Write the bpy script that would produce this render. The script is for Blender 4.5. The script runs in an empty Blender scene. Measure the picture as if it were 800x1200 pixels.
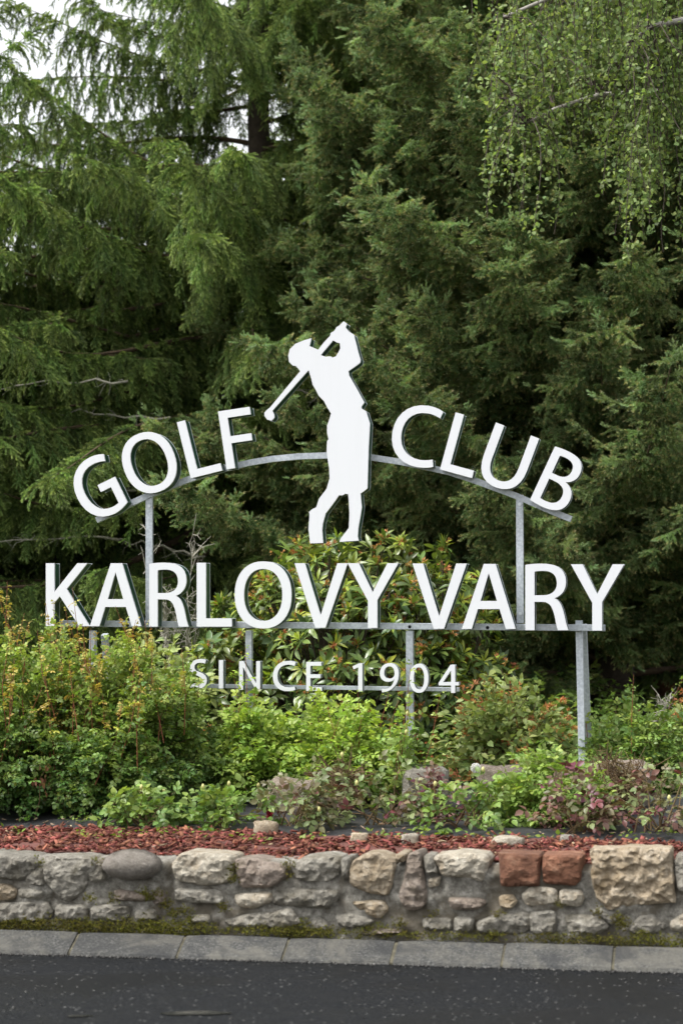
import bpy, math, random
import numpy as np
from mathutils import Vector, Matrix, Euler, noise
from mathutils.geometry import tessellate_polygon, delaunay_2d_cdt

random.seed(7)
RNG = np.random.default_rng(11)
scene = bpy.context.scene
COL = scene.collection
R = math.radians

# ------------------------------------------------------------------ camera
F_PX, CAM_H = 2630.0, 1.566
YAW, PITCH = math.atan(480 / F_PX), math.atan(120 / F_PX)
cam_data = bpy.data.cameras.new('camera')
cam = bpy.data.objects.new('camera', cam_data)
COL.objects.link(cam)
cam.location = (0, 0, CAM_H)
cam.rotation_euler = (math.pi / 2 + PITCH, 0, YAW)
cam_data.sensor_fit = 'VERTICAL'
cam_data.sensor_height = 36
cam_data.lens = F_PX / 1200 * 36
cam_data.clip_start = 0.1
cam_data.clip_end = 2000
cam_data.dof.use_dof = True
cam_data.dof.focus_distance = 13.3
cam_data.dof.aperture_fstop = 2.8
scene.camera = cam

# ------------------------------------------------------------------ sky, sun, exposure
SUN_EL, SUN_AZ = 60.0, 240.0          # azimuth clockwise from +Y
world = bpy.data.worlds.new('World')
scene.world = world
world.use_nodes = True
wn = world.node_tree
wn.nodes.clear()
w_out = wn.nodes.new('ShaderNodeOutputWorld')
w_bg = wn.nodes.new('ShaderNodeBackground')
w_sky = wn.nodes.new('ShaderNodeTexSky')
w_sky.sky_type = 'NISHITA'
w_sky.sun_disc = False
w_sky.sun_elevation = R(SUN_EL)
w_sky.sun_rotation = R(SUN_AZ)
w_sky.air_density = 1.0
w_sky.dust_density = 3.0
w_hs = wn.nodes.new('ShaderNodeHueSaturation')
w_hs.inputs['Saturation'].default_value = 0.12
wn.links.new(w_sky.outputs[0], w_hs.inputs['Color'])
wn.links.new(w_hs.outputs[0], w_bg.inputs['Color'])
w_bg.inputs['Strength'].default_value = 0.15
wn.links.new(w_bg.outputs[0], w_out.inputs['Surface'])

sun_d = bpy.data.lights.new('sun', 'SUN')
sun_d.energy = 1.5
sun_d.angle = R(14)
sun_d.color = (1.0, 0.97, 0.92)
sun = bpy.data.objects.new('sun', sun_d)
COL.objects.link(sun)
sd = Vector((math.sin(R(SUN_AZ)) * math.cos(R(SUN_EL)), math.cos(R(SUN_AZ)) * math.cos(R(SUN_EL)), math.sin(R(SUN_EL))))
sun.rotation_euler = sd.to_track_quat('Z', 'Y').to_euler()
sun.location = (0, 0, 30)

scene.view_settings.view_transform = 'Standard'
scene.view_settings.look = 'None'
scene.view_settings.exposure = 1.2
scene.view_settings.gamma = 1
scene.cycles.max_bounces = 6
scene.cycles.diffuse_bounces = 4
scene.cycles.transmission_bounces = 4
scene.cycles.transparent_max_bounces = 4

# ------------------------------------------------------------------ helpers
_CR = Euler(cam.rotation_euler).to_matrix()


def at(px, py, Y):
    """world point where the sight line of a photo pixel meets the plane y = Y"""
    d = _CR @ Vector(((px - 400) / F_PX, -(py - 600) / F_PX, -1))
    return Vector((0, 0, CAM_H)) + d * (Y / d.y)


def tag(o, label=None, cat=None, group=None, kind=None):
    if label: o['label'] = label
    if cat: o['category'] = cat
    if group: o['group'] = group
    if kind: o['kind'] = kind
    return o


def empty(name, loc, label=None, cat=None, group=None):
    o = bpy.data.objects.new(name, None)
    o.empty_display_size = 0.2
    COL.objects.link(o)
    o.location = loc
    return tag(o, label, cat, group)


def link(name, mesh, mats, parent=None, loc=(0, 0, 0)):
    o = bpy.data.objects.new(name, mesh)
    COL.objects.link(o)
    for m in (mats if isinstance(mats, (list, tuple)) else [mats]):
        mesh.materials.append(m)
    o.location = loc
    if parent is not None:
        o.parent = parent
        o.location = Vector(loc) - parent.location if parent.parent is None else Vector(loc)
    return o


class MB:
    """collects shapes for one mesh, world coordinates"""
    def __init__(s):
        s.v, s.f, s.m, s.sm = [], [], [], []

    def add(s, vs, fs, mat=0, smooth=False):
        n = len(s.v)
        s.v += [tuple(p) for p in vs]
        s.f += [tuple(i + n for i in f) for f in fs]
        s.m += [mat] * len(fs)
        s.sm += [smooth] * len(fs)

    def box(s, c, h, mat=0, rot=None):
        c = Vector(c)
        vs = []
        for x in (-1, 1):
            for y in (-1, 1):
                for z in (-1, 1):
                    p = Vector((x * h[0], y * h[1], z * h[2]))
                    if rot is not None: p = rot @ p
                    vs.append(c + p)
        s.add(vs, [(0, 1, 3, 2), (4, 6, 7, 5), (0, 4, 5, 1), (2, 3, 7, 6), (0, 2, 6, 4), (1, 5, 7, 3)], mat)

    def tube(s, pts, rad, n=6, mat=0, cap=True):
        pts = [Vector(p) for p in pts]
        if not hasattr(rad, '__len__'): rad = [rad] * len(pts)
        vs, fs = [], []
        for i, p in enumerate(pts):
            d = (pts[min(i + 1, len(pts) - 1)] - pts[max(i - 1, 0)])
            d = d.normalized() if d.length > 1e-9 else Vector((0, 0, 1))
            u = Vector((0, 0, 1)) if abs(d.z) < .9 else Vector((1, 0, 0))
            a = d.cross(u).normalized(); b = d.cross(a)
            for k in range(n):
                t = 2 * math.pi * k / n
                vs.append(p + (a * math.cos(t) + b * math.sin(t)) * rad[i])
        for i in range(len(pts) - 1):
            for k in range(n):
                k2 = (k + 1) % n
                fs.append((i * n + k, i * n + k2, (i + 1) * n + k2, (i + 1) * n + k))
        if cap:
            fs.append(tuple(range(n))[::-1]); fs.append(tuple((len(pts) - 1) * n + k for k in range(n)))
        s.add(vs, fs, mat, True)

    def mesh(s, name, origin=(0, 0, 0)):
        m = bpy.data.meshes.new(name)
        o = Vector(origin)
        m.from_pydata([tuple(Vector(p) - o) for p in s.v], [], s.f)
        m.polygons.foreach_set('material_index', s.m)
        m.polygons.foreach_set('use_smooth', s.sm)
        m.update()
        return m

    def obj(s, name, mats, parent=None, origin=None):
        """object with its own origin (the parent's place unless given)"""
        o3 = Vector(origin) if origin is not None else (parent.location.copy() if parent is not None and parent.parent is None else Vector())
        if parent is not None and parent.parent is not None:
            o3 = parent.parent.location + parent.location
            m = s.mesh(name, o3)
            return link(name, m, mats, parent, (0, 0, 0))
        return link(name, s.mesh(name, o3), mats, parent, o3)


# ------------------------------------------------------------------ materials
def new_mat(name):
    m = bpy.data.materials.new(name)
    m.use_nodes = True
    nt = m.node_tree
    bs = nt.nodes['Principled BSDF']
    return m, nt, bs


def N(nt, t, **kw):
    n = nt.nodes.new(t)
    for k, v in kw.items():
        if k in n.inputs: n.inputs[k].default_value = v
        else: setattr(n, k, v)
    return n


def ramp(nt, fac, stops):
    r = nt.nodes.new('ShaderNodeValToRGB')
    e = r.color_ramp.elements
    while len(e) < len(stops): e.new(0.5)
    for i, (p, c) in enumerate(stops):
        e[i].position = p
        e[i].color = (*c, 1) if len(c) == 3 else c
    nt.links.new(fac, r.inputs[0])
    return r.outputs[0]


def mixc(nt, fac, a, b, mode='MIX'):
    m = nt.nodes.new('ShaderNodeMix')
    m.data_type = 'RGBA'
    m.blend_type = mode
    for i, s in ((0, fac), (6, a), (7, b)):
        if isinstance(s, bpy.types.NodeSocket): nt.links.new(s, m.inputs[i])
        elif i == 0: m.inputs[0].default_value = s
        else: m.inputs[i].default_value = (*s, 1)
    return m.outputs[2]


def noise_tex(nt, scale, detail=4, rough=.6, coord='Object', vec=None, dist=0):
    n = N(nt, 'ShaderNodeTexNoise', Scale=scale, Detail=detail, Roughness=rough, Distortion=dist)
    if vec is None:
        tc = nt.nodes.new('ShaderNodeTexCoord')
        vec = tc.outputs[coord]
    nt.links.new(vec, n.inputs['Vector'])
    return n.outputs['Fac']


def bump(nt, bs, h, strength=.5, dist=.01):
    b = N(nt, 'ShaderNodeBump', Strength=strength, Distance=dist)
    nt.links.new(h, b.inputs['Height'])
    nt.links.new(b.outputs[0], bs.inputs['Normal'])
    return b


def plain(name, col, rough=.5, metal=0, spec=.5, nscale=0, namp=.15):
    m, nt, bs = new_mat(name)
    bs.inputs['Roughness'].default_value = rough
    bs.inputs['Metallic'].default_value = metal
    bs.inputs['Specular IOR Level'].default_value = spec
    if nscale:
        f = noise_tex(nt, nscale)
        c = ramp(nt, f, [(.3, tuple(x * (1 - namp) for x in col)), (.7, tuple(min(1, x * (1 + namp)) for x in col))])
        nt.links.new(c, bs.inputs['Base Color'])
        bump(nt, bs, f, .2, .004)
    else:
        bs.inputs['Base Color'].default_value = (*col, 1)
    return m


def leaf_mat(name, dark, light, tipc, trans=.25, rough=.5, var=.35, spec=.35):
    """tint (per instance) runs dark->light, tip (per vertex) runs to tipc"""
    m, nt, bs = new_mat(name)
    a1 = N(nt, 'ShaderNodeAttribute', attribute_type='INSTANCER', attribute_name='tint')
    a2 = N(nt, 'ShaderNodeAttribute', attribute_type='GEOMETRY', attribute_name='tip')
    oi = nt.nodes.new('ShaderNodeObjectInfo')
    c = mixc(nt, a1.outputs['Fac'], dark, light)
    c = mixc(nt, a2.outputs['Fac'], c, tipc)
    hs = nt.nodes.new('ShaderNodeHueSaturation')
    mr = N(nt, 'ShaderNodeMapRange'); mr.inputs['To Min'].default_value = 1 - var; mr.inputs['To Max'].default_value = 1 + var
    nt.links.new(oi.outputs['Random'], mr.inputs['Value'])
    nt.links.new(mr.outputs[0], hs.inputs['Value'])
    mr2 = N(nt, 'ShaderNodeMapRange'); mr2.inputs['To Min'].default_value = .475; mr2.inputs['To Max'].default_value = .515
    m2 = N(nt, 'ShaderNodeMath', operation='FRACT'); m3 = N(nt, 'ShaderNodeMath', operation='MULTIPLY'); m3.inputs[1].default_value = 17.3
    nt.links.new(oi.outputs['Random'], m3.inputs[0]); nt.links.new(m3.outputs[0], m2.inputs[0]); nt.links.new(m2.outputs[0], mr2.inputs['Value'])
    nt.links.new(mr2.outputs[0], hs.inputs['Hue'])
    nt.links.new(c, hs.inputs['Color'])
    nt.links.new(hs.outputs[0], bs.inputs['Base Color'])
    bs.inputs['Roughness'].default_value = rough
    bs.inputs['Specular IOR Level'].default_value = spec
    tr = nt.nodes.new('ShaderNodeBsdfTranslucent')
    br = mixc(nt, 1.0, hs.outputs[0], (1.25, 1.3, .6), 'MULTIPLY')
    nt.links.new(br, tr.inputs['Color'])
    mx = nt.nodes.new('ShaderNodeMixShader')
    mx.inputs[0].default_value = trans
    nt.links.new(bs.outputs[0], mx.inputs[1]); nt.links.new(tr.outputs[0], mx.inputs[2])
    nt.links.new(mx.outputs[0], nt.nodes['Material Output'].inputs['Surface'])
    return m


def bark_mat(name, a, b, scale=14):
    m, nt, bs = new_mat(name)
    f = noise_tex(nt, scale, 6, .7)
    nt.links.new(ramp(nt, f, [(.3, a), (.7, b)]), bs.inputs['Base Color'])
    bs.inputs['Roughness'].default_value = .9
    bump(nt, bs, f, .8, .02)
    return m


M = {}
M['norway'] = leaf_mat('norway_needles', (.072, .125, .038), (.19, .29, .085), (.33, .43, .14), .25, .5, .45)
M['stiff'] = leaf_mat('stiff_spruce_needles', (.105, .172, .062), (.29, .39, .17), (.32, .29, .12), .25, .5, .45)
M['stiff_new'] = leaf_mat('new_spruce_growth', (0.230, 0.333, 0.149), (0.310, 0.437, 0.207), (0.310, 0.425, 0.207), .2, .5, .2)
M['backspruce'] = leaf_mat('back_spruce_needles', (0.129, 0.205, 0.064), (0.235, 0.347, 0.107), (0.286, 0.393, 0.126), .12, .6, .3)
M['birch'] = leaf_mat('birch_leaves', (.10, .16, .055), (.30, .39, .14), (.27, .35, .12), .42, .5, .45)
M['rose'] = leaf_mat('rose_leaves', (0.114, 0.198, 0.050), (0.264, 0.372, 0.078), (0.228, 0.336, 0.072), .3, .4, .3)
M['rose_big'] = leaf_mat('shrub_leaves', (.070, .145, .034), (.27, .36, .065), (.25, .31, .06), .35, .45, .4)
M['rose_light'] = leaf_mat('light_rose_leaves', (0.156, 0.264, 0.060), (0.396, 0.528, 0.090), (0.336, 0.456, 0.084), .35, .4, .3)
M['rose_purple'] = leaf_mat('purple_rose_leaves', (.15, .045, .055), (.17, .235, .085), (.17, .13, .08), .22, .4, .4)
M['rhodo'] = leaf_mat('rhododendron_leaves', (.062, .112, .030), (.19, .26, .055), (.17, .22, .05), .2, .33, .4, .5)
M['weigela'] = leaf_mat('weigela_leaves', (0.135, 0.209, 0.061), (0.365, 0.432, 0.149), (0.311, 0.365, 0.108), .3, .45, .35)
M['dead_flower'] = leaf_mat('withered_blossom', (.44, .19, .06), (.56, .31, .12), (.52, .28, .1), .2, .7, .3)
M['brown_leaf'] = leaf_mat('brown_leaves', (.18, .09, .045), (.26, .15, .08), (.25, .14, .07), .2, .7, .35)
M['grass'] = leaf_mat('weed_leaves', (.07, .13, .02), (.20, .30, .04), (.2, .3, .05), .3, .5, .3)
M['moss'] = leaf_mat('moss_tufts', (.075, .050, .020), (.19, .205, .025), (.20, .20, .03), .1, .9, .45)
M['chip'] = leaf_mat('red_bark_chips', (.085, .036, .024), (.26, .100, .066), (.28, .15, .10), .0, .9, .55, .15)
M['litter'] = leaf_mat('dry_litter', (.20, .14, .08), (.42, .33, .22), (.4, .3, .2), .0, .85, .4, .2)
M['bark'] = bark_mat('spruce_bark', (.035, .025, .018), (.10, .075, .055))
M['twig'] = bark_mat('spruce_twig', (.07, .045, .028), (.15, .10, .06), 30)
M['cane'] = bark_mat('rose_cane', (.11, .05, .03), (.16, .13, .05), 12)
M['redcane'] = bark_mat('red_rose_cane', (.19, .05, .03), (.26, .10, .04), 12)
M['pinebark'] = bark_mat('pine_bark', (.20, .08, .04), (.36, .17, .09), 9)
M['birchbark'] = bark_mat('birch_bark', (.10, .085, .07), (.42, .40, .36), 7)
M['birchtwig'] = bark_mat('birch_twig', (.05, .035, .03), (.10, .075, .06), 12)
M['lichen'] = bark_mat('lichen_twig', (.22, .20, .15), (.50, .48, .40), 40)


# ------------------------------------------------------------------ foliage made of instanced shoots / leaves
def frame_euler(X, up, roll=None):
    """rotation eulers for local x -> X with local z near up (arrays n,3)"""
    X = X / np.linalg.norm(X, axis=1, keepdims=True)
    Yv = np.cross(up, X)
    l = np.linalg.norm(Yv, axis=1, keepdims=True)
    bad = l[:, 0] < 1e-4
    Yv[bad] = (0, 1, 0); l[bad] = 1
    Yv /= l
    Z = np.cross(X, Yv)
    if roll is not None:
        c, s = np.cos(roll)[:, None], np.sin(roll)[:, None]
        Yv, Z = Yv * c + Z * s, Z * c - Yv * s
    ry = np.arcsin(np.clip(-X[:, 2], -1, 1))
    rx = np.arctan2(Yv[:, 2], Z[:, 2])
    rz = np.arctan2(X[:, 1], X[:, 0])
    return np.stack([rx, ry, rz], 1)


_GN = {}


def gn_group(nv):
    if nv in _GN: return _GN[nv]
    g = bpy.data.node_groups.new('foliage_scatter', 'GeometryNodeTree')
    g.interface.new_socket('Geometry', in_out='INPUT', socket_type='NodeSocketGeometry')
    g.interface.new_socket('Geometry', in_out='OUTPUT', socket_type='NodeSocketGeometry')
    gi, go = g.nodes.new('NodeGroupInput'), g.nodes.new('NodeGroupOutput')

    def attr(name, t):
        a = g.nodes.new('GeometryNodeInputNamedAttribute')
        a.data_type = t
        a.inputs['Name'].default_value = name
        return a.outputs['Attribute']
    pid = attr('pid', 'INT')

    def sep(k):
        c = g.nodes.new('FunctionNodeCompare')
        c.data_type = 'INT'; c.operation = 'EQUAL'
        g.links.new(pid, c.inputs[2]); c.inputs[3].default_value = k
        s = g.nodes.new('GeometryNodeSeparateGeometry')
        s.domain = 'POINT'
        g.links.new(gi.outputs[0], s.inputs['Geometry'])
        g.links.new(c.outputs[0], s.inputs['Selection'])
        return s.outputs['Selection']
    pts = sep(0)
    jn = g.nodes.new('GeometryNodeJoinGeometry')
    for k in range(nv):
        gti = g.nodes.new('GeometryNodeGeometryToInstance')
        g.links.new(sep(k + 1), gti.inputs[0])
        g.links.new(gti.outputs[0], jn.inputs[0])
    iop = g.nodes.new('GeometryNodeInstanceOnPoints')
    g.links.new(pts, iop.inputs['Points'])
    g.links.new(jn.outputs[0], iop.inputs['Instance'])
    iop.inputs['Pick Instance'].default_value = True
    g.links.new(attr('var', 'INT'), iop.inputs['Instance Index'])
    g.links.new(attr('rot', 'FLOAT_VECTOR'), iop.inputs['Rotation'])
    g.links.new(attr('scl', 'FLOAT'), iop.inputs['Scale'])
    g.links.new(iop.outputs[0], go.inputs[0])
    _GN[nv] = g
    return g


class Proto:
    def __init__(s):
        s.v, s.f, s.m, s.t = [], [], [], []

    def add(s, vs, fs, tips=None, mat=0):
        n = len(s.v)
        s.v += [tuple(p) for p in vs]
        s.f += [tuple(i + n for i in f) for f in fs]
        s.m += [mat] * len(fs)
        s.t += list(tips) if tips is not None else [0.0] * len(vs)


class Foliage:
    def __init__(s):
        s.P, s.E, s.S, s.T = [], [], [], []

    def add(s, P, X, up=None, scl=1.0, tint=.5, roll=.4):
        P = np.atleast_2d(P); X = np.atleast_2d(X).astype(float)
        n = len(P)
        if up is None: up = np.tile((0., 0., 1.), (n, 1))
        up = np.broadcast_to(up, (n, 3))
        s.P.append(P)
        s.E.append(frame_euler(X, up, RNG.normal(0, roll, n)))
        s.S.append(np.broadcast_to(scl, n)); s.T.append(np.broadcast_to(tint, n))

    def build(s, name, protos, mats, parent=None, stuff=True, label=None, cat=None):
        P = np.concatenate(s.P); E = np.concatenate(s.E); S = np.concatenate(s.S); T = np.concatenate(s.T)
        org = np.array(parent.location if parent is not None else (0, 0, 0))
        pv, pf, pm, pt, pid = [], [], [], [], []
        for k, p in enumerate(protos):
            n = len(pv)
            pv += p.v; pf += [tuple(i + n for i in f) for f in p.f]; pm += p.m; pt += p.t
            pid += [k + 1] * len(p.v)
        n0, n1 = len(pv), len(P)
        me = bpy.data.meshes.new(name)
        me.from_pydata([], [], [])
        verts = np.concatenate([np.array(pv, dtype=float), P - org])
        me.from_pydata(verts.tolist(), [], pf)
        me.polygons.foreach_set('material_index', pm)
        me.polygons.foreach_set('use_smooth', [True] * len(pf))

        def at_(nm, t, arr, key='value'):
            a = me.attributes.new(nm, t, 'POINT')
            a.data.foreach_set(key, arr)
        at_('pid', 'INT', np.concatenate([pid, np.zeros(n1)]).astype(np.int32))
        at_('var', 'INT', np.concatenate([np.zeros(n0), RNG.integers(0, len(protos), n1)]).astype(np.int32))
        at_('rot', 'FLOAT_VECTOR', np.concatenate([np.zeros((n0, 3)), E]).astype(np.float32).ravel(), 'vector')
        at_('scl', 'FLOAT', np.concatenate([np.ones(n0), S]).astype(np.float32))
        at_('tint', 'FLOAT', np.concatenate([np.zeros(n0), T]).astype(np.float32))
        at_('tip', 'FLOAT', np.concatenate([pt, np.zeros(n1)]).astype(np.float32))
        me.update()
        o = link(name, me, mats, parent, (0, 0, 0) if parent is None else tuple(parent.location))
        md = o.modifiers.new('scatter', 'NODES')
        md.node_group = gn_group(len(protos))
        if stuff: o['kind'] = 'stuff'
        return tag(o, label, cat)


def nrm(v):
    v = np.asarray(v, float)
    return v / max(1e-9, np.linalg.norm(v))


# --- prototypes -----------------------------------------------------
def needle_shoot(pr, rs, base, d, L, n, nl=.017, nw=.0056, tipfrom=.6, full=False, mat=0, fwd=.75):
    d = nrm(d)
    up = np.array((0, 0, 1.)) if abs(d[2]) < .9 else np.array((0, 1., 0))
    a = nrm(np.cross(d, up)); b = np.cross(d, a)
    base = np.array(base)
    for i in range(n):
        t = (i + rs.random()) / n
        th = rs.random() * 6.283
        if not full and math.sin(th) > .3 and rs.random() < .45: th = -th
        r = a * math.cos(th) + b * math.sin(th)
        nd = nrm(d * (fwd + .5 * t) + r * (1.0 if t < .93 else .5))
        p = base + d * L * t
        w = nrm(np.cross(nd, r + rs.normal(0, .4, 3))) * nw * .5
        l = nl * (.8 + .4 * rs.random())
        tv = max(0., (t - tipfrom) / (1.001 - tipfrom))
        pr.add([p - w, p + w, p + nd * l + w * .3], [(0, 1, 2)], [tv, tv, tv], mat)
    # woody axis
    e = base + d * L * .96
    pr.add([base + a * .0013, base - a * .0013, e, base + b * .0013], [(0, 1, 2), (1, 3, 2)], None, 1)


def norway_sprig(seed, L=.19, droop=.35, n_side=3):
    rs = np.random.default_rng(seed); pr = Proto()
    pts = [np.array((L * t, 0, -droop * L * t * t)) for t in np.linspace(0, 1, 6)]
    for i in range(5):
        d = pts[i + 1] - pts[i]
        needle_shoot(pr, rs, pts[i], d, np.linalg.norm(d), 30, fwd=.5, nl=.015, tipfrom=.1 if i == 4 else 1)
    for s in (-1, 1):
        for k in range(n_side):
            t = (k + .4 + .3 * rs.random() + (.25 if s > 0 else 0)) / (n_side + .4)
            if t > .95: continue
            p = np.array((L * t, 0, -droop * L * t * t))
            ang = R(rs.uniform(25, 50))
            l = L * (.44 - .14 * t) * rs.uniform(.75, 1.25)
            d = (math.cos(ang), s * math.sin(ang), -.35 - droop * t + rs.normal(0, .25))
            needle_shoot(pr, rs, p, d, l, int(900 * l), nl=.0155, tipfrom=.25, fwd=.45)
    return pr


def stiff_sprig(seed, L=.17):
    rs = np.random.default_rng(seed); pr = Proto()
    needle_shoot(pr, rs, (0, 0, 0), (1, 0, .05), L, 150, .019, .0056, .84, True, fwd=.4)
    for s in (-1, 1):
        for k in range(2):
            t = (k + .5 + .3 * rs.random()) / 2.6
            ang = R(rs.uniform(35, 60))
            l = L * (.52 - .18 * t) * rs.uniform(.8, 1.2)
            d = (math.cos(ang), s * math.sin(ang), rs.uniform(-.5, .1))
            needle_shoot(pr, rs, (L * t, 0, .01 * t), d, l, int(900 * l), .018, .0056, .78, True, fwd=.4)
    for k in range(2):
        t = rs.uniform(.2, .8)
        needle_shoot(pr, rs, (L * t, 0, 0), (.5, rs.normal(0, .3), -.9), L * .36, 58, .017, .0056, .66, True, fwd=.4)
    return pr


def new_tip(seed):
    rs = np.random.default_rng(seed); pr = Proto()
    for k in range(3):
        needle_shoot(pr, rs, (0, 0, 0), (1, (k - 1) * .55, rs.uniform(-.1, .3)), .07 if k == 1 else .05, 46, .014, .0042, .9, True)
    return pr


def back_sprig(seed, L=.42):
    rs = np.random.default_rng(seed); pr = Proto()
    for s in (-1, 0, 1):
        for k in range(5 if s else 1):
            t = (k + rs.random()) / 5.5
            l = L * (.5 - .3 * t) if s else L
            d = (1, s * rs.uniform(.6, 1.1), -.4 + rs.normal(0, .15)) if s else (1, 0, -.2)
            needle_shoot(pr, rs, (L * t if s else 0, 0, -.15 * L * t), d, l, int(200 * l), .024, .009, .6)
    return pr


def leaf_shape(pr, base, d, up, L, W, n=3, fold=.25, curl=.15, tips=0.0, mat=0, pos=.45):
    """a folded blade: midrib + two sides"""
    d = nrm(d); side = nrm(np.cross(up, d)); u = np.cross(d, side)
    base = np.array(base, float)
    vs, fs = [], []
    for i in range(n + 1):
        t = i / n
        w = W * .5 * (math.sin(math.pi * min(1, t ** (math.log(.5) / math.log(pos)))) ** .8 if 0 < t < 1 else .04)
        c = base + d * L * t - u * curl * L * t * t
        vs += [c + side * w + u * fold * w, c, c - side * w + u * fold * w]
    for i in range(n):
        a = i * 3
        fs += [(a, a + 1, a + 4, a + 3), (a + 1, a + 2, a + 5, a + 4)]
    pr.add(vs, fs, [tips] * len(vs), mat)


def compound_leaf(seed, n_pair=2, L=.075, leaflet=.032, w=.021):
    rs = np.random.default_rng(seed); pr = Proto()
    leaf_shape(pr, (L, 0, -.1 * L), (1, rs.normal(0, .2), -.25), (0, 0, 1), leaflet * 1.1, w * 1.1, 3, .3, .2)
    for k in range(n_pair):
        x = L * (.35 + .55 * k / max(1, n_pair - 1) if n_pair > 1 else .7)
        for s in (-1, 1):
            leaf_shape(pr, (x, 0, -.05 * x), (.45, s, rs.normal(-.1, .2)), (rs.normal(0, .25), rs.normal(0, .25), 1), leaflet * rs.uniform(.85, 1.05), w * rs.uniform(.85, 1.05), 3, .3, .2)
    pr.add([(0, .001, 0), (0, -.001, 0), (L, 0, -.1 * L)], [(0, 1, 2)], None, 1)
    return pr


def single_leaf(L, w, fold=.2, curl=.2, n=3, pos=.4, stalk=.01):
    pr = Proto()
    leaf_shape(pr, (stalk, 0, 0), (1, 0, 0), (0, 0, 1), L, w, n, fold, curl, pos=pos)
    pr.add([(0, .0008, 0), (0, -.0008, 0), (stalk, 0, 0)], [(0, 1, 2)], None, 1)
    return pr


def whorl(seed, n=8, L=.11, w=.034, elev=.25):
    rs = np.random.default_rng(seed); pr = Proto()
    for k in range(n):
        a = 6.283 * (k + rs.uniform(-.25, .25)) / n
        e = elev + rs.normal(0, .38)
        # local x is the stem's direction
        d = (math.sin(e), math.cos(e) * math.cos(a), math.cos(e) * math.sin(a))
        leaf_shape(pr, np.array(d) * .01, d, (1, 0, 0), L * rs.uniform(.55, 1.15), w * rs.uniform(.8, 1.15), 4, .3, rs.uniform(.1, .5), 0, 0, .55)
    return pr


def flower_rag(seed):
    rs = np.random.default_rng(seed); pr = Proto()
    for k in range(9):
        d = nrm(rs.normal(0, 1, 3) + np.array((.8, 0, 0)))
        leaf_shape(pr, d * .004, d, nrm(rs.normal(0, 1, 3)), rs.uniform(.018, .034), .010, 2, .5, .4)
    return pr


SPR_N = [norway_sprig(i) for i in range(5)]
SPR_S = [stiff_sprig(20 + i) for i in range(5)]
TIP_S = [new_tip(40 + i) for i in range(2)]
SPR_B = [back_sprig(60 + i) for i in range(4)]
LEAF_R = [compound_leaf(80 + i) for i in range(4)]
LEAF_R3 = [compound_leaf(90 + i, 1, .05, .04, .028) for i in range(3)]
LEAF_SM = [compound_leaf(96 + i, 2, .05, .024, .018) for i in range(4)]
LEAF_B = [single_leaf(.034, .026, .15, .1, 3, .36, .014), single_leaf(.028, .021, .3, .2, 3, .36, .012)]
LEAF_W = [single_leaf(.065, .034, .2, .25, 4, .42, .006), single_leaf(.05, .028, .35, .3, 4, .42, .006)]
WHORL = [whorl(100 + i, 5 + i) for i in range(4)]
WHORL_Y = [whorl(110 + i, 6, .075, .02, 1.0) for i in range(3)]
RAG = [flower_rag(120 + i) for i in range(3)]


# ------------------------------------------------------------------ the ground, road and bed
def sheet(name, xs, ys, zf, mat, kind='structure', parent=None):
    vs = [(x, y, zf(x, y)) for y in ys for x in xs]
    nx = len(xs)
    fs = [(j * nx + i, j * nx + i + 1, (j + 1) * nx + i + 1, (j + 1) * nx + i) for j in range(len(ys) - 1) for i in range(nx - 1)]
    b = MB(); b.add(vs, fs, 0, True)
    o = b.obj(name, mat, parent)
    if kind: o['kind'] = kind
    return o


m, nt, bs = new_mat('forest_floor')
f = noise_tex(nt, 3, 6, .7)
nt.links.new(ramp(nt, f, [(.3, (.03, .024, .014)), (.55, (.045, .06, .02)), (.75, (.06, .085, .025))]), bs.inputs['Base Color'])
bs.inputs['Roughness'].default_value = 1
bump(nt, bs, f, 1, .05)
M['floor'] = m

m, nt, bs = new_mat('asphalt')
f1 = noise_tex(nt, 60, 6, .85)
f2 = noise_tex(nt, .9, 5, .6, dist=.6)
f3 = noise_tex(nt, 9, 5, .7)
vo = N(nt, 'ShaderNodeTexVoronoi', Scale=48.0)
vo.inputs['Randomness'].default_value = 1
tc = nt.nodes.new('ShaderNodeTexCoord')
nt.links.new(tc.outputs['Object'], vo.inputs['Vector'])
c = ramp(nt, f1, [(.34, (.003, .0035, .0042)), (.5, (.010, .011, .0125)), (.66, (.034, .036, .038))])
c = mixc(nt, ramp(nt, f3, [(.4, (0, 0, 0)), (.75, (.45, .45, .45))]), c, (.022, .022, .021))
sp_ = nt.nodes.new('ShaderNodeSeparateColor'); nt.links.new(vo.outputs['Color'], sp_.inputs[0])
pick = ramp(nt, sp_.outputs[0], [(.90, (0, 0, 0)), (.93, (1, 1, 1))])
dot_ = ramp(nt, vo.outputs['Distance'], [(.22, (1, 1, 1)), (.36, (0, 0, 0))])
mk = mixc(nt, 1.0, pick, dot_, 'MULTIPLY')
c = mixc(nt, ramp(nt, f2, [(.38, (.55, .55, .55)), (.5, (0, 0, 0))]), c, (.009, .0095, .010))
c = mixc(nt, mk, c, (.12, .12, .115))
nt.links.new(c, bs.inputs['Base Color'])
nt.links.new(ramp(nt, f2, [(.42, (.40, .40, .40)), (.56, (.75, .75, .75))]), bs.inputs['Roughness'])
bs.inputs['Specular IOR Level'].default_value = .10
bump(nt, bs, f1, .9, .006)
M['asphalt'] = m

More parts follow.
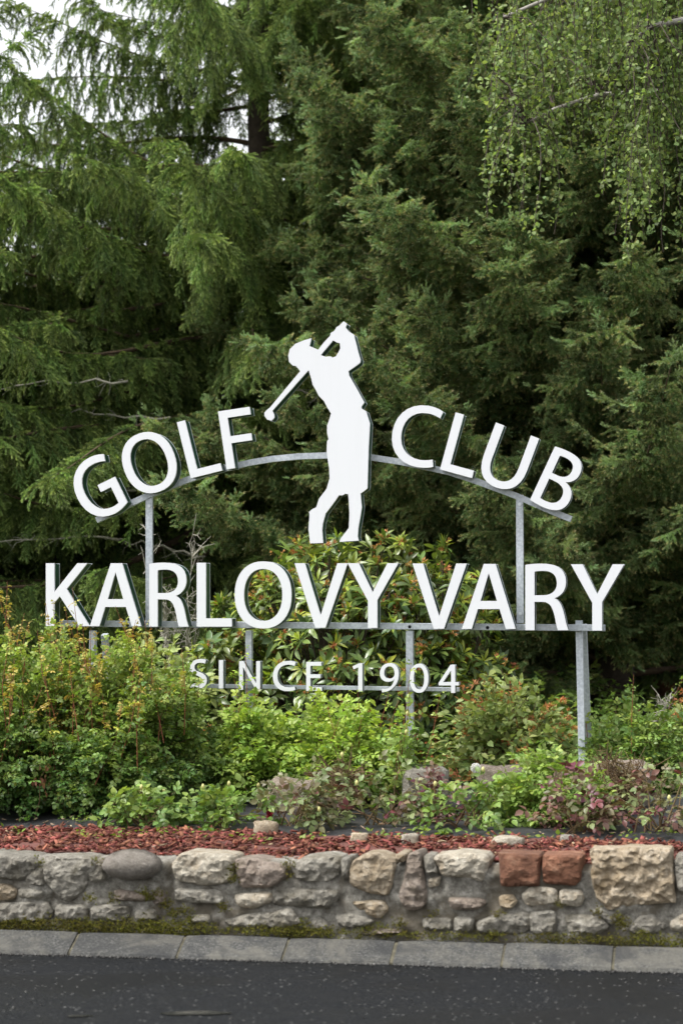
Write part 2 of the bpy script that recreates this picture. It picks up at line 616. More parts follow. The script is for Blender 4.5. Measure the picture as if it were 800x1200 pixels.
m, nt, bs = new_mat('kerb_concrete')
f1 = noise_tex(nt, 85, 5, .8)
f2 = noise_tex(nt, 4, 7, .75, dist=.8)
oi = nt.nodes.new('ShaderNodeObjectInfo')
c = ramp(nt, f1, [(.36, (.018, .019, .018)), (.52, (.050, .050, .047)), (.68, (.17, .167, .155))])
c = mixc(nt, ramp(nt, f2, [(.46, (0, 0, 0)), (.60, (.8, .8, .8))]), c, (.10, .095, .080))
f4 = noise_tex(nt, 2.3, 6, .7, dist=1.2)
c = mixc(nt, ramp(nt, f4, [(.40, (.75, .75, .75)), (.52, (0, 0, 0))]), c, (.022, .023, .024))
hs = nt.nodes.new('ShaderNodeHueSaturation')
mr = N(nt, 'ShaderNodeMapRange'); mr.inputs['To Min'].default_value = .86; mr.inputs['To Max'].default_value = 1.14
nt.links.new(oi.outputs['Random'], mr.inputs['Value']); nt.links.new(mr.outputs[0], hs.inputs['Value']); nt.links.new(c, hs.inputs['Color'])
nt.links.new(hs.outputs[0], bs.inputs['Base Color'])
bs.inputs['Roughness'].default_value = .85
bump(nt, bs, f1, .5, .004)
M['kerb'] = m

m, nt, bs = new_mat('mortar')
f1 = noise_tex(nt, 38, 8, .8)
f2 = noise_tex(nt, 4.5, 5, .6, dist=.5)
c = ramp(nt, f1, [(.32, (.065, .058, .045)), (.52, (.25, .235, .20)), (.72, (.50, .48, .43))])
c = mixc(nt, ramp(nt, f2, [(.47, (0, 0, 0)), (.60, (.8, .8, .8))]), c, (.10, .082, .055))
nt.links.new(c, bs.inputs['Base Color'])
bs.inputs['Roughness'].default_value = .95
bump(nt, bs, f1, .9, .012)
M['mortar'] = m


def stone_mat(name, a, b, c3, sc=24, stain=(.10, .085, .05)):
    m, nt, bs = new_mat(name)
    tc = nt.nodes.new('ShaderNodeTexCoord')
    oi = nt.nodes.new('ShaderNodeObjectInfo')
    cm = nt.nodes.new('ShaderNodeVectorMath'); cm.operation = 'ADD'
    nt.links.new(tc.outputs['Object'], cm.inputs[0])
    ml = nt.nodes.new('ShaderNodeMath'); ml.operation = 'MULTIPLY'; ml.inputs[1].default_value = 37
    nt.links.new(oi.outputs['Random'], ml.inputs[0]); nt.links.new(ml.outputs[0], cm.inputs[1])
    f1 = noise_tex(nt, sc, 8, .75, vec=cm.outputs[0])
    f2 = noise_tex(nt, 7, 5, .65, vec=cm.outputs[0], dist=.6)
    f3 = noise_tex(nt, 120, 4, .7, vec=cm.outputs[0])
    c = ramp(nt, f1, [(.3, a), (.52, b), (.74, c3)])
    c = mixc(nt, ramp(nt, f2, [(.48, (0, 0, 0)), (.68, (.75, .75, .75))]), c, stain)
    c = mixc(nt, .35, c, ramp(nt, f3, [(.3, (.25, .25, .25)), (.7, (.8, .8, .8))]), 'OVERLAY')
    hs = nt.nodes.new('ShaderNodeHueSaturation')
    mr = N(nt, 'ShaderNodeMapRange'); mr.inputs['To Min'].default_value = .82; mr.inputs['To Max'].default_value = 1.22
    nt.links.new(oi.outputs['Random'], mr.inputs['Value']); nt.links.new(mr.outputs[0], hs.inputs['Value']); nt.links.new(c, hs.inputs['Color'])
    nt.links.new(hs.outputs[0], bs.inputs['Base Color'])
    bs.inputs['Roughness'].default_value = .9
    ad = nt.nodes.new('ShaderNodeMath'); ad.operation = 'ADD'
    nt.links.new(f1, ad.inputs[0]); nt.links.new(f3, ad.inputs[1])
    bump(nt, bs, ad.outputs[0], 1.0, .012)
    return m


M['st_grey'] = stone_mat('grey_stone', (0.107, 0.098, 0.079), (0.251, 0.232, 0.193), (0.475, 0.451, 0.389))
M['st_pale'] = stone_mat('pale_stone', (0.187, 0.156, 0.113), (0.412, 0.370, 0.294), (0.626, 0.582, 0.488), stain=(0.300, 0.224, 0.138))
M['st_tan'] = stone_mat('tan_stone', (0.151, 0.113, 0.068), (0.362, 0.294, 0.206), (0.576, 0.513, 0.412), stain=(0.214, 0.151, 0.076))
M['st_red'] = stone_mat('red_brown_stone', (0.098, 0.040, 0.022), (0.203, 0.088, 0.048), (0.319, 0.195, 0.124), 12, stain=(0.107, 0.044, 0.022))
M['st_round'] = stone_mat('cobble', (0.138, 0.120, 0.094), (0.232, 0.206, 0.175), (0.338, 0.313, 0.276), 40, stain=(0.214, 0.187, 0.151))
M['st_brown'] = stone_mat('brown_grey_stone', (0.113, 0.089, 0.064), (0.232, 0.187, 0.151), (0.389, 0.344, 0.294), 16)

Y_ROAD, Y_KB, Y_WALL = 10.0, 10.16, 10.22
Z_KERB, Z_BED = .085, .43


def bed_z(x, y):
    t = max(0, y - 10.4)
    return Z_BED - .015 + .03 * t + .03 * noise.noise(Vector((x * .8, y * .8, 3))) + (.012 * noise.noise(Vector((x * 3, y * 3, 1))))


def lin(a, b, n): return [a + (b - a) * i / (n - 1) for i in range(n)]


sheet('ground', lin(-300, 300, 13), [-60, -20, 0, 4, 9.9], lambda x, y: -.03, M['floor'])
sheet('road', lin(-80, 60, 29), lin(1.5, 10.0, 8), lambda x, y: 0.0, M['asphalt'])
sheet('forest_ground', lin(-120, 110, 60), [10.5 + 1.5 * k for k in range(6)] + lin(20, 300, 24), lambda x, y: bed_z(x, min(y, 26)) - .05, M['floor'])

# mulch bed base and weed fabric
m, nt, bs = new_mat('dark_mulch_soil')
f = noise_tex(nt, 40, 5, .7)
nt.links.new(ramp(nt, f, [(.3, (.05, .02, .015)), (.7, (.17, .06, .045))]), bs.inputs['Base Color'])
bs.inputs['Roughness'].default_value = 1
M['soil'] = m
xs = lin(-7, 4, 90)
sheet('mulch_bed', xs, lin(10.42, 12.1, 14), lambda x, y: bed_z(x, y), M['soil'])
m, nt, bs = new_mat('weed_barrier')
f = noise_tex(nt, 6, 4, .6, dist=.8)
nt.links.new(ramp(nt, f, [(.35, (0.013, 0.013, 0.015)), (.65, (0.032, 0.032, 0.035)), (.8, (0.059, 0.052, 0.045))]), bs.inputs['Base Color'])
bs.inputs['Roughness'].default_value = .6
bump(nt, bs, f, .6, .02)
M['fabric'] = m


def fabric_edge(x): return 11.30 + .22 * noise.noise(Vector((x * .9, 0, 7))) - .25 * max(0, min(1, (x + .9) / .8))


vs, fs = [], []
nx, ny = 120, 16
for j in range(ny):
    for i in range(nx):
        x = -7 + 11 * i / (nx - 1)
        y0 = fabric_edge(x)
        y = y0 + (14.2 - y0) * j / (ny - 1)
        z = bed_z(x, y) + .012 + .018 * abs(noise.noise(Vector((x * 5, y * 5, 9))))
        if j == 0: z = bed_z(x, y) - .005
        vs.append((x, y, z))
fs = [(j * nx + i, j * nx + i + 1, (j + 1) * nx + i + 1, (j + 1) * nx + i) for j in range(ny - 1) for i in range(nx - 1)]
b = MB(); b.add(vs, fs, 0, True)
tag(b.obj('weed_fabric', M['fabric']), kind='structure')


def chip_proto(seed, L=.04, w=.013, t=.004):
    rs = np.random.default_rng(seed); pr = Proto()
    j = rs.uniform(.6, 1.2, 8)
    vs = [(x * L / 2 * j[i], y * w / 2 * j[7 - i], z * t / 2) for i, (x, y, z) in enumerate([(-1, -1, -1), (1, -1, -1), (1, 1, -1), (-1, 1, -1), (-1, -1, 1), (1, -1, 1), (1, 1, 1), (-1, 1, 1)])]
    pr.add(vs, [(0, 3, 2, 1), (4, 5, 6, 7), (0, 1, 5, 4), (1, 2, 6, 5), (2, 3, 7, 6), (3, 0, 4, 7)])
    return pr


CHIPS = [chip_proto(i, .045, .016) for i in range(3)] + [chip_proto(i, .028, .014) for i in range(3, 5)]


def scatter_flat(name, n, yr, mats, tint=(0, 1), scl=(.6, 1.3), protos=CHIPS, xr=(-6, 3.2), tilt=.28, edge=None, mask=None, lift=.006):
    fo = Foliage()
    X = RNG.uniform(*xr, n)
    Y = RNG.uniform(*yr, n)
    keep = np.ones(n, bool)
    if edge is not None: keep &= Y < np.array([edge(x) + RNG.normal(0, .035) for x in X])
    if mask is not None: keep &= np.array([mask(x, y) for x, y in zip(X, Y)])
    X, Y = X[keep], Y[keep]; n = len(X)
    Z = np.array([bed_z(x, y) for x, y in zip(X, Y)]) + RNG.uniform(.001, lift * 2, n)
    a = RNG.uniform(0, 6.283, n)
    D = np.stack([np.cos(a), np.sin(a), RNG.normal(0, tilt, n)], 1)
    fo.add(np.stack([X, Y, Z], 1), D, scl=RNG.uniform(*scl, n), tint=RNG.uniform(*tint, n), roll=tilt)
    return fo.build(name, protos, mats)


scatter_flat('bark_mulch', 20000, (10.40, 11.6), [M['chip'], M['chip']], edge=fabric_edge, lift=.010, scl=(.45, 1.35), tilt=.4,
             mask=lambda x, y: noise.noise(Vector((x * 5, y * 7, 2))) > -.45 + .5 * random.random())
tag(scatter_flat('leaf_litter', 1700, (10.42, 13.0), [M['litter'], M['litter']], scl=(.25, .95), lift=.016, mask=lambda x, y: noise.noise(Vector((x * 2.2, y * 3, 6))) > -.15 + .4 * random.random() or x > -1.4))

# ------------------------------------------------------------------ kerb
kerb = empty('kerb', (0, Y_ROAD, 0)); kerb['kind'] = 'structure'
joints = [at(px, 1120, Y_ROAD).x for px in (-47, 80, 206, 330, 457, 587, 717)]
stepx = .497
while joints[0] > -7: joints.insert(0, joints[0] - stepx)
while joints[-1] < 3.5: joints.append(joints[-1] + stepx)


def kerb_slab(x0, x1):
    b = MB()
    nx = 7
    dz = random.uniform(-.003, .003); dy = random.uniform(-.004, .004)
    prof = [(-.012, -.02), (0.0, .006), (.006, .016), (.150, Z_KERB - .008), (.172, Z_KERB), (.21, Z_KERB - .002), (.21, -.02)]
    vs, fs = [], []
    for i in range(nx):
        t = i / (nx - 1)
        x = x0 + .007 + (x1 - x0 - .014) * t + .012 * noise.noise(Vector((x0 * 7, i * 9.0, 0))) * (1 if i in (0, nx - 1) else 0)
        ins = .004 if i in (0, nx - 1) else 0
        for (py, pz) in prof:
            vs.append((x, Y_ROAD + dy + py + (ins if py < .1 else 0) + .002 * noise.noise(Vector((x * 9, pz * 30, 0))), pz + dz - (ins if pz > 0 else 0) + .0025 * noise.noise(Vector((x * 14, py * 30, 5)))))
    k = len(prof)
    for i in range(nx - 1):
        for j in range(k - 1):
            fs.append((i * k + j, (i + 1) * k + j, (i + 1) * k + j + 1, i * k + j + 1))
    fs.append(tuple(range(k))[::-1]); fs.append(tuple((nx - 1) * k + j for j in range(k)))
    b.add(vs, fs, 0, False)
    return b.obj('kerb_stone', M['kerb'], kerb)


for a_, b_ in zip(joints[:-1], joints[1:]): kerb_slab(a_, b_)
b = MB()   # joint filling, a few mm back
b.add([(-7, Y_ROAD + .010, -.02), (3.5, Y_ROAD + .010, -.02), (3.5, Y_ROAD + .016, .008), (-7, Y_ROAD + .016, .008), (3.5, Y_ROAD + .165, Z_KERB - .012), (-7, Y_ROAD + .165, Z_KERB - .012), (3.5, Y_ROAD + .3, Z_KERB - .012), (-7, Y_ROAD + .3, Z_KERB - .012)],
      [(0, 1, 2, 3), (3, 2, 4, 5), (5, 4, 6, 7)])
M['joint'] = plain('mossy_joint', (.075, .068, .045), .95, nscale=30, namp=.6)
b.obj('joint_filling', M['joint'], kerb)

# puddle: thin water film in a shallow dip of the road
m, nt, bs = new_mat('puddle_water')
bs.inputs['Base Color'].default_value = (.02, .022, .02, 1)
bs.inputs['Roughness'].default_value = .04
bs.inputs['IOR'].default_value = 1.33
M['water'] = m
def road_pt(px, py):
    d = _CR @ Vector(((px - 400) / F_PX, -(py - 600) / F_PX, -1))
    return Vector((0, 0, CAM_H)) + d * (-(CAM_H - .004) / d.z)
pc = road_pt(226, 1187)
b = MB()
ring = []
for k in range(40):
    a = 2 * math.pi * k / 40
    rr = 1 + .35 * noise.noise(Vector((math.cos(a) * 1.7, math.sin(a) * 1.7, 4)))
    ring.append((pc.x + .13 * rr * math.cos(a), pc.y + .05 * rr * math.sin(a) + .03 * math.cos(a), .004))
b.add(ring, [tuple(range(40))])
b.add([(x - .42, y - .14, z) for x, y, z in [((p[0] - pc.x) * .35 + pc.x, (p[1] - pc.y) * .5 + pc.y, p[2]) for p in ring]], [tuple(range(40))])
tag(b.obj('puddle', M['water']), kind='structure')

fo = Foliage()
n = 800
X = RNG.uniform(-5.5, 2.2, n); Y = 10.0 - RNG.random(n) ** 1.3 * 2.6
a = RNG.uniform(0, 6.283, n)
fo.add(np.stack([X, Y, np.full(n, .0012)], 1), np.stack([np.cos(a), np.sin(a), RNG.normal(0, .3, n)], 1), scl=RNG.uniform(.4, 1.1, n) ** 1.5, tint=RNG.random(n) ** 2)
n = 900
X = RNG.uniform(-5.5, 2.2, n); Y = 9.985 - np.abs(RNG.normal(0, .02, n))
fo.add(np.stack([X, Y, np.full(n, .003)], 1), RNG.normal(0, 1, (n, 3)), scl=RNG.uniform(.5, 1.5, n), tint=RNG.random(n))
M['grit'] = leaf_mat('road_grit', (.025, .024, .023), (.12, .118, .11), (.2, .2, .2), .0, .9, .4, .2)
fo.build('road_grit', [chip_proto(70 + i, .009, .007, .006) for i in range(3)], [M['grit'], M['grit']])

# ------------------------------------------------------------------ retaining wall
wall = empty('stone_wall', (-1.9, Y_WALL, Z_KERB), 'low retaining wall of rough mixed stones set in grey mortar along the kerb', 'wall')
# mortar core: uneven slab
vs, fs = [], []
nx, nz = 520, 22
for j in range(nz):
    for i in range(nx):
        x = -7 + 10.5 * i / (nx - 1)
        z = Z_KERB - .02 + (Z_BED - .012 - Z_KERB + .02) * j / (nz - 1)
        y = Y_WALL + .010 + .036 * noise.noise(Vector((x * 7, z * 9, 2))) + .026 * noise.noise(Vector((x * 23, z * 25, 4)))
        if j == nz - 1: y += .03
        vs.append((x, y, z + (.012 * noise.noise(Vector((x * 6, 0, 8))) if j == nz - 1 else 0)))
base = len(vs)
for i in range(nx):
    x = -7 + 10.5 * i / (nx - 1)
    vs.append((x, Y_WALL + .27, Z_BED - .01))
fs = [(j * nx + i, j * nx + i + 1, (j + 1) * nx + i + 1, (j + 1) * nx + i) for j in range(nz) for i in range(nx - 1)]
b = MB(); b.add(vs, fs, 0, True)
b.obj('mortar', M['mortar'], wall)


def chaikin(p, it=1, q=.22):
    for _ in range(it):
        o = []
        for i in range(len(p)):
            a, c = p[i], p[(i + 1) % len(p)]
            o += [((1 - q) * a[0] + q * c[0], (1 - q) * a[1] + q * c[1]), (q * a[0] + (1 - q) * c[0], q * a[1] + (1 - q) * c[1])]
        p = o
    return p


def resample(p, n):
    P = [Vector(q) for q in p] + [Vector(p[0])]
    L = [0]
    for i in range(len(P) - 1): L.append(L[-1] + (P[i + 1] - P[i]).length)
    out = []; j = 0
    for k in range(n):
        t = L[-1] * k / n
        while L[j + 1] < t: j += 1
        u = (t - L[j]) / max(1e-9, L[j + 1] - L[j])
        out.append(tuple(P[j].lerp(P[j + 1], u)))
    return out


def wall_stone(poly, mat, bulge=.035, proud=.03, rough=.010, top=False, label=None, world_poly=False, soft=1):
    """outline on the wall's front, given depth, a broken rim and an uneven, faceted face"""
    if world_poly: P2 = poly
    else: P2 = [(at(px, py, Y_WALL).x, at(px, py, Y_WALL).z) for px, py in poly]
    round_ = mat is M['st_round']
    sd_ = random.uniform(0, 99)
    cx = sum(p[0] for p in P2) / len(P2); cz = sum(p[1] for p in P2) / len(P2)
    per_ = sum((Vector(P2[k]) - Vector(P2[k - 1])).length for k in range(len(P2)))
    n = max(24, min(64, int(per_ / .016)))
    P2 = resample(chaikin(P2, soft, .14) if not round_ else P2, n)
    if not round_:
        Q = []
        for k, (x, z) in enumerate(P2):
            j_ = 1.045 + .05 * noise.noise(Vector((x * 22, z * 22, sd_))) + random.uniform(-.012, .012)
            Q.append((cx + (x - cx) * j_, cz + (z - cz) * j_))
        P2 = Q
    sx = max(abs(p[0] - cx) for p in P2)
    pk = .30 if sx < .14 else .10
    planes = [(random.uniform(-pk, pk), random.uniform(-pk, pk), random.uniform(-.004, .012)) for _ in range(3)]
    PV = [Vector(p) for p in P2]

    def edge_d(q):
        d = 9
        for k in range(n):
            a, c = PV[k - 1], PV[k]
            e = c - a
            t = max(0, min(1, (q - a).dot(e) / max(1e-9, e.length_squared)))
            d = min(d, (a + e * t - q).length)
        return d

    def inside(q):
        r_ = False
        for k in range(n):
            a, c = PV[k - 1], PV[k]
            if (a.y > q.y) != (c.y > q.y) and q.x < (c.x - a.x) * (q.y - a.y) / (c.y - a.y) + a.x: r_ = not r_
        return r_
    step = .0125 if not round_ else .016
    pts, dist = [v.copy() for v in PV], [0.0] * n
    x0, x1 = min(p[0] for p in P2), max(p[0] for p in P2)
    z0, z1 = min(p[1] for p in P2), max(p[1] for p in P2)
    zz = z0 + step / 2
    while zz < z1:
        xx = x0 + step / 2
        while xx < x1:
            q = Vector((xx + random.uniform(-.35, .35) * step, zz + random.uniform(-.35, .35) * step))
            if inside(q):
                d = edge_d(q)
                if d > .0045: pts.append(q); dist.append(d)
            xx += step
        zz += step
    v2, e2, f2_, ov, oe, of = delaunay_2d_cdt(pts, [], [tuple(range(n))], 1, 1e-6)
    big_r = max(dist) if max(dist) > 0 else .02
    vs = []
    for vi, v in enumerate(v2):
        src = ov[vi][0] if ov[vi] else -1
        d = dist[src] if 0 <= src < len(dist) else 0.0
        if round_:
            t = min(1, d / big_r); h = proud * .3 + (proud + bulge) * math.sqrt(max(0, 1 - (1 - t) ** 2))
        else:
            t = min(1, d / .016)
            h = proud * (.35 + .65 * math.sqrt(max(0, 1 - (1 - t) ** 2))) + bulge * min(1, d / big_r)
            cut = min(a * (v.x - cx) + b_ * (v.y - cz) + c_ for a, b_, c_ in planes)
            tb = noise.turbulence(Vector((v.x * 13, v.y * 18, sd_)), 4, False) - .5
            k_ = .35 + .65 * t
            h += k_ * (.8 * cut + rough * (1.4 * noise.noise(Vector((v.x * 11, v.y * 15, sd_))) - 1.2 * noise.noise(Vector((v.x * 33, v.y * 45, sd_))) + .5 * noise.noise(Vector((v.x * 80, v.y * 90, sd_))) + 1.3 * tb))
        vs.append((v.x, Y_WALL - h, v.y))
    fs = []
    for f in f2_:
        a, c, d = [v2[k] for k in f[:3]]
        fs.append(tuple(f) if (c - a).cross(d - a) > 0 else tuple(f)[::-1])
    # rim going back into the wall
    o_ = len(vs)
    back = .15 if not top else .22
    rim = [i_ for k in range(n) for i_ in range(len(v2)) if ov[i_] and k in ov[i_]][:n]
    for k in range(n):
        x, z = P2[k]
        vs.append((cx + (x - cx) * (.7 if round_ else 1), Y_WALL + (.12 if round_ else back), cz + (z - cz) * (.55 if round_ else .93 if top and z > cz else 1)))
    if len(rim) == n:
        for k in range(n):
            k2 = (k + 1) % n
            fs.append((rim[k], o_ + k, o_ + k2, rim[k2]))
    b = MB(); b.add(vs, fs, 0, round_)
    o = b.obj('stone', mat, wall)
    if label: o['label'] = label
    return o


G_, P_, T_, RD, RO, BR = M['st_grey'], M['st_pale'], M['st_tan'], M['st_red'], M['st_round'], M['st_brown']
el = [(156.5 + 35.5 * math.cos(a), 1013 + 19 * math.sin(a)) for a in lin(0, 2 * math.pi * 15 / 16, 16)]
STONES = [
    ([(-14, 999), (5, 1001), (38, 1003), (47, 1012), (38, 1024), (27, 1031), (-12, 1027)], G_, 1),
    ([(52, 1006), (80, 1003), (109, 1004), (113, 1018), (101, 1031), (105, 1037), (81, 1057), (66, 1047), (54, 1030)], G_, 1),
    ([(112, 1010), (120, 1014), (125, 1030), (108, 1034), (104, 1026)], G_, 0),
    ([(40, 1018), (50, 1016), (54, 1038), (34, 1036), (30, 1030)], G_, 0),
    ([(-12, 1036), (8, 1036), (21, 1043), (18, 1053), (-12, 1056)], T_, 0),
    ([(23, 1041), (42, 1041), (54, 1045), (47, 1053), (24, 1053)], G_, 0),
    ([(-10, 1060), (10, 1058), (55, 1056), (62, 1068), (58, 1078), (4, 1081), (-10, 1079)], G_, 0),
    ([(66, 1060), (102, 1060), (104, 1078), (66, 1079)], G_, 0),
    ([(108, 1060), (152, 1061), (150, 1075), (142, 1079), (110, 1079)], G_, 0),
    ([(160, 1066), (183, 1065), (185, 1078), (160, 1079)], G_, 0),
    ([(135, 1042), (160, 1045), (178, 1046), (172, 1056), (135, 1055)], BR, 0),
    ([(178, 1046), (190, 1043), (196, 1058), (180, 1060)], BR, 0),
    ([(203, 1013), (214, 999), (245, 1000), (274, 1004), (273, 1029), (262, 1034), (242, 1037), (208, 1031)], P_, 1),
    ([(206, 1041), (258, 1043), (262, 1059), (240, 1058), (206, 1056)], G_, 0),
    ([(224, 1072), (246, 1071), (248, 1081), (225, 1082)], G_, 0),
    ([(276, 1007), (300, 1006), (335, 1016), (337, 1027), (318, 1039), (283, 1040), (277, 1020)], BR, 1),
    ([(342, 1015), (355, 1005), (385, 1002), (398, 1006), (399, 1022), (388, 1032), (362, 1033), (347, 1028)], G_, 1),
    ([(400, 1006), (411, 1005), (410, 1030), (401, 1030)], G_, 1),
    ([(275, 1049), (286, 1047), (318, 1045), (319, 1056), (296, 1065), (279, 1061)], P_, 0),
    ([(320, 1042), (330, 1040), (396, 1043), (394, 1055), (382, 1064), (321, 1060)], G_, 0),
    ([(265, 1078), (295, 1070), (320, 1069), (340, 1063), (353, 1080), (342, 1087), (275, 1086)], G_, 0),
    ([(362, 1082), (375, 1074), (389, 1085), (386, 1092), (366, 1091)], G_, 0),
    ([(393, 1072), (415, 1070), (440, 1079), (428, 1087), (398, 1086)], G_, 0),
    ([(410, 1018), (416, 1008), (428, 1000), (445, 1001), (463, 1011), (459, 1035), (455, 1048), (430, 1045), (411, 1036)], T_, 1),
    ([(412, 1057), (436, 1055), (450, 1056), (456, 1066), (443, 1077), (426, 1068)], T_, 0),
    ([(478, 1003), (491, 996), (495, 1018), (501, 1052), (496, 1063), (475, 1066), (467, 1049), (472, 1036)], BR, 1),
    ([(508, 1004), (540, 999), (567, 1002), (573, 1010), (565, 1033), (546, 1027), (521, 1027)], P_, 1),
    ([(502, 1030), (516, 1027), (514, 1038), (502, 1040)], P_, 0),
    ([(464, 1000), (475, 1001), (474, 1010), (463, 1010)], T_, 1),
    ([(496, 1003), (506, 1004), (514, 1022), (500, 1026)], G_, 1),
    ([(525, 1052), (545, 1052), (563, 1053), (570, 1058), (560, 1065), (530, 1066)], BR, 0),
    ([(584, 1050), (600, 1048), (606, 1057), (598, 1065), (586, 1062)], T_, 0),
    ([(495, 1076), (528, 1076), (529, 1090), (496, 1089)], G_, 0),
    ([(532, 1075), (555, 1075), (554, 1092), (533, 1091)], G_, 0),
    ([(558, 1080), (580, 1072), (619, 1069), (619, 1093), (560, 1093)], G_, 0),
    ([(621, 1069), (650, 1067), (652, 1080), (650, 1094), (622, 1094)], G_, 0),
    ([(585, 1001), (612, 1001), (632, 1002), (631, 1037), (608, 1038), (587, 1037)], RD, 1),
    ([(636, 1002), (660, 1002), (681, 1003), (679, 1031), (672, 1037), (637, 1034)], RD, 1),
    ([(611, 1049), (619, 1040), (635, 1039), (652, 1042), (654, 1059), (617, 1061)], P_, 0),
    ([(655, 1042), (680, 1043), (684, 1052), (680, 1062), (655, 1061)], P_, 0),
    ([(694, 996), (740, 994), (784, 996), (786, 1008), (788, 1040), (789, 1056), (740, 1060), (712, 1065), (704, 1056), (696, 1042)], T_, 1),
    ([(661, 1073), (680, 1071), (700, 1074), (714, 1085), (700, 1095), (667, 1094)], G_, 0),
    ([(735, 1088), (750, 1073), (765, 1071), (780, 1085), (770, 1094), (740, 1094)], G_, 0),
    ([(785, 1081), (800, 1070), (830, 1072), (834, 1092), (787, 1091)], P_, 0),
    ([(791, 1004), (815, 1003), (850, 1004), (850, 1044), (794, 1046)], G_, 1),
    ([(690, 1068), (708, 1070), (724, 1078), (716, 1084), (700, 1072)], G_, 0),
    ([(422, 1090), (440, 1088), (470, 1089), (470, 1094), (424, 1096)], BR, 0),
]
for i, (poly, mt, top) in enumerate(STONES):
    sz = max(p[0] for p in poly) - min(p[0] for p in poly)
    big = i == 40
    wall_stone(poly, mt, bulge=min(.014, .0002 * sz + .002), proud=.038 if top else .031, rough=.017 if big else (.006 if mt is RD else .011), top=bool(top), soft=0 if mt is RD or big else 1,
               label={12: 'rough pale stone in the top row', 36: 'squared red-brown stone, left one of the pair', 37: 'squared red-brown stone, right one of the pair', 40: 'largest squared tan block with a pitted face'}.get(i))
wall_stone(el, RO, .05, .045, .003, True, 'smooth rounded cobble in the top row')
# outside the frame on both sides, so the wall goes on
for (xa, xb) in ((-6.9, at(-16, 1020, Y_WALL).x), (at(856, 1020, Y_WALL).x, 3.4)):
    for row, (z0, z1) in enumerate(((.33, .435), (.22, .31), (.10, .20))):
        x = xa + random.uniform(0, .1)
        while x < xb - .12:
            w = random.uniform(.14, .36)
            w = min(w, xb - x)
            q = [(x + random.uniform(0, .03), z0 + random.uniform(-.01, .02)), (x + w * .5, z0 + random.uniform(-.015, .01)), (x + w - random.uniform(0, .03), z0 + random.uniform(0, .02)), (x + w, z1 - .03), (x + w * .8, z1 + random.uniform(-.01, .01)), (x + w * .3, z1 + random.uniform(-.01, .015)), (x, z1 - .03)]
            wall_stone(q, random.choice([G_, G_, P_, T_, BR]), .02, .035, .012, row == 0, world_poly=True)
            x += w + random.uniform(.015, .04)

# moss in the wall foot and in gaps between stones
mfo = Foliage()
def moss_blob(n, cx, cz, rx, rz, y=Y_WALL, tint=(.3, 1), s=(.5, 1.2)):
    a = RNG.normal(0, .5, (n, 2))
    P = np.stack([cx + a[:, 0] * rx, y - .004 - RNG.uniform(0, .026, n) * np.exp(-(a ** 2).sum(1)), cz + a[:, 1] * rz], 1)
    D = np.stack([RNG.normal(0, .6, n), -np.ones(n) * .8, RNG.uniform(.1, 1.2, n)], 1)
    mfo.add(P, D, scl=RNG.uniform(*s, n), tint=RNG.uniform(*tint, n))
def mossline():
    x = -6.5
    while x < 2.5:
        px_dens = 1.0 if x < at(260, 1080, Y_WALL).x else (.55 if x < at(400, 1080, Y_WALL).x else (.3 if x < at(640, 1080, Y_WALL).x else .5))
        nz_ = noise.noise(Vector((x * 3.1, 0, 1)))
        d = px_dens * (1 + nz_ * 1.3)
        if d > .22:
            br = .5 + .5 * noise.noise(Vector((x * 1.7, 4, 1)))
            n = int(70 * d)
            moss_blob(n, x, Z_KERB + .022, .035, .022 + .02 * d, Y_WALL - .02, (max(0, br - .35), min(1, br + .35)))
        x += .028
mossline()
for px, py, n, t in [(176, 1050, 80, .4), (170, 1047, 60, .6), (50, 1010, 25, .6), (115, 1008, 25, .7), (196, 1058, 70, .3), (188, 1046, 40, .3), (273, 1017, 50, .5), (273, 1028, 50, .4), (205, 1070, 80, .5), (218, 1066, 60, .3), (225, 1078, 80, .5), (340, 1012, 60, .3),
                     (357, 1083, 60, .5), (470, 1082, 60, .3), (655, 1058, 40, .2), (724, 1076, 90, .25), (730, 1083, 90, .3), (752, 1092, 60, .9), (700, 1066, 40, .2), (583, 1072, 50, .35), (108, 1052, 50, .4), (135, 1052, 50, .3), (430, 1085, 40, .7), (449, 1085, 30, .8), (338, 1024, 30, .2), (575, 1094, 60, .4), (508, 1070, 30, .3), (262, 1062, 60, .25)]:
    p = at(px, py, Y_WALL)
    moss_blob(n, p.x, p.z, .035, .025, Y_WALL - .012, (max(0, t - .3), min(1, t + .3)))
tuft = []
for s_ in range(3):
    rs = np.random.default_rng(200 + s_); pr = Proto()
    for k in range(9):
        d = nrm(rs.normal(0, .6, 3) + np.array((1., 0, 0)))
        w_ = nrm(np.cross(d, rs.normal(0, 1, 3))) * .0024
        pr.add([np.zeros(3) - w_, w_, d * rs.uniform(.006, .012)], [(0, 1, 2)], [0, 0, .8])
    tuft.append(pr)
mfo.build('moss', tuft, [M['moss'], M['moss']])


